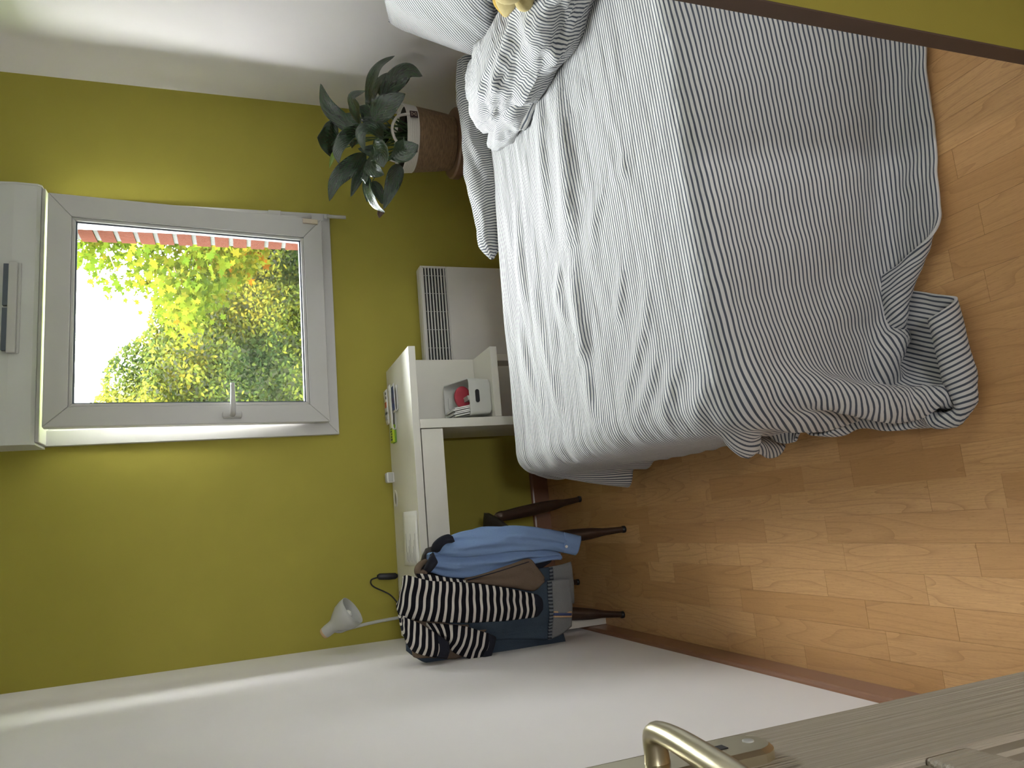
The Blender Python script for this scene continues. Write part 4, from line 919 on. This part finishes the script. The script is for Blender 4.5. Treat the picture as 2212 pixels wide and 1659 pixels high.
STAR = [(0, -.5), (.14, -.22), (.46, -.30), (.34, -.04), (.56, .22), (.22, .20), (.0, .60), (-.22, .20), (-.56, .22), (-.34, -.04), (-.46, -.30), (-.14, -.22)]
# hedge: top profile along x at y=8.3
def hedge_top(x): return np.interp(x, [-2, 0.6, 1.5, 1.9, 2.3, 2.8, 3.4, 6], [3.0, 2.95, 2.9, 2.66, 2.32, 2.05, 1.75, 1.5])
def hedge(name, x0, x1, N, y, dep, label, tb):
    xs_ = rng.uniform(x0, x1, N); tp = hedge_top(xs_)+.14*vnoise(xs_*3, xs_*0, 5)
    z = -.4+(tp+.4)*rng.uniform(0, 1, N)**.75; lump_ = .25*vnoise(xs_*2.2, z*2.2, 2)+.12*vnoise(xs_*5, z*5, 3)
    edge = np.clip((tp-z)/.5, 0, 1); yb = y-dep*np.sqrt(edge)*.6-lump_+rng.uniform(-.1, .1, N)
    pos = np.stack([xs_, yb, z], -1); nr = np.stack([rng.normal(size=N)*.2, np.full(N, -.8), np.full(N, .7)], -1)
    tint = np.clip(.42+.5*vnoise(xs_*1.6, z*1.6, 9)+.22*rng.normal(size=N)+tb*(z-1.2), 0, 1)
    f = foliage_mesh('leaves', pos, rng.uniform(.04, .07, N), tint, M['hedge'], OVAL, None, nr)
    n = 60; xg = np.linspace(x0, x1, n); prof_ = [(-.4, .5), (.3, .42), (.6, .34), (.85, .2), (.97, .0), (1.0, -.3)]
    V = [(x, y+.35-dep*d_-.1*float(vnoise(np.array(x*2.2), np.array(i*1.))), -.4+(float(hedge_top(x))-.1+.4)*max(0, fz) if fz > 0 else -.4) for x in xg for i, (fz, d_) in enumerate(prof_)]
    core_ = obj('branch_core', V, grid_faces(n, len(prof_)), M['hedge_core'], smooth=True); solidify(core_, .1)
    return thing(name, ((x0+x1)/2, y, -.4), label, 'hedge', [f, core_])
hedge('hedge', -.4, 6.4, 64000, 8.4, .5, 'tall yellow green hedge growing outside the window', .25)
# maple hanging in from the right
tk_ = [obj('trunk', *tube([(5.3, 6.6, -.4), (5.25, 6.6, 1.2), (5.1, 6.6, 2.6), (5.0, 6.6, 4.2)], [.13, .11, .09, .05], 12, 1, True, 20), M['bark'], smooth=True)]
br = [[(5.15, 6.6, 2.2), (4.2, 6.5, 2.35), (3.2, 6.4, 2.15), (2.2, 6.3, 1.85)], [(5.1, 6.6, 2.6), (4.0, 6.5, 2.7), (3.0, 6.4, 2.55), (2.1, 6.3, 2.25)], [(5.2, 6.6, 1.6), (4.2, 6.5, 1.6), (3.3, 6.4, 1.45), (2.5, 6.3, 1.30)], [(5.0, 6.6, 3.2), (4.0, 6.5, 3.1), (3.0, 6.4, 2.9), (2.4, 6.3, 2.72)], [(4.2, 6.5, 1.9), (3.2, 6.3, 1.75), (2.4, 6.2, 1.55)]]
for b in br: tk_.append(obj('branch', *tube(b, [.03, .02, .012, .004], 8, 1, True, 24), M['bark'], smooth=True))
N = 20000; cand = np.stack([rng.uniform(1.75, 5.0, N*3), 6.4+rng.normal(size=N*3)*.35, rng.uniform(.9, 3.3, N*3)], -1)
def maple_in(p):
    x, z = p[:, 0], p[:, 2]; lo = np.interp(x, [1.8, 2.2, 2.6, 3.2, 5], [1.75, 1.35, 1.05, .95, .8]); hi = np.interp(x, [1.75, 2.0, 2.3, 2.6, 3.0, 5], [1.75, 2.15, 2.55, 2.78, 2.95, 3.4])
    lo = lo+.12*vnoise(x*4, x*0, 21); hi = hi+.16*vnoise(x*5, x*0, 22)
    dens = .55+.6*vnoise(x*2.6, z*2.6, 23)+.3*vnoise(x*6, z*6, 24); return (z > lo)&(z < hi)&(rng.uniform(0, 1, len(p)) < dens+.25+.35*(x-2.2))
cand = cand[maple_in(cand)][:N]; N = len(cand)
tint = np.clip(.38+.22*rng.normal(size=N)+.38*vnoise(cand[:, 0]*2.4, cand[:, 2]*2.4, 31)+.25*np.clip(1.7-cand[:, 2], -.4, .6), 0, 1)
nr = np.stack([rng.normal(size=N)*.3, np.full(N, -.6), np.full(N, .6)], -1)
tk_.append(foliage_mesh('leaves', cand, rng.uniform(.045, .085, N), tint, M['maple'], STAR, None, nr))
thing('maple_tree', (5.3, 6.6, -.4), 'maple tree with lime and orange autumn leaves outside the window', 'tree', tk_)
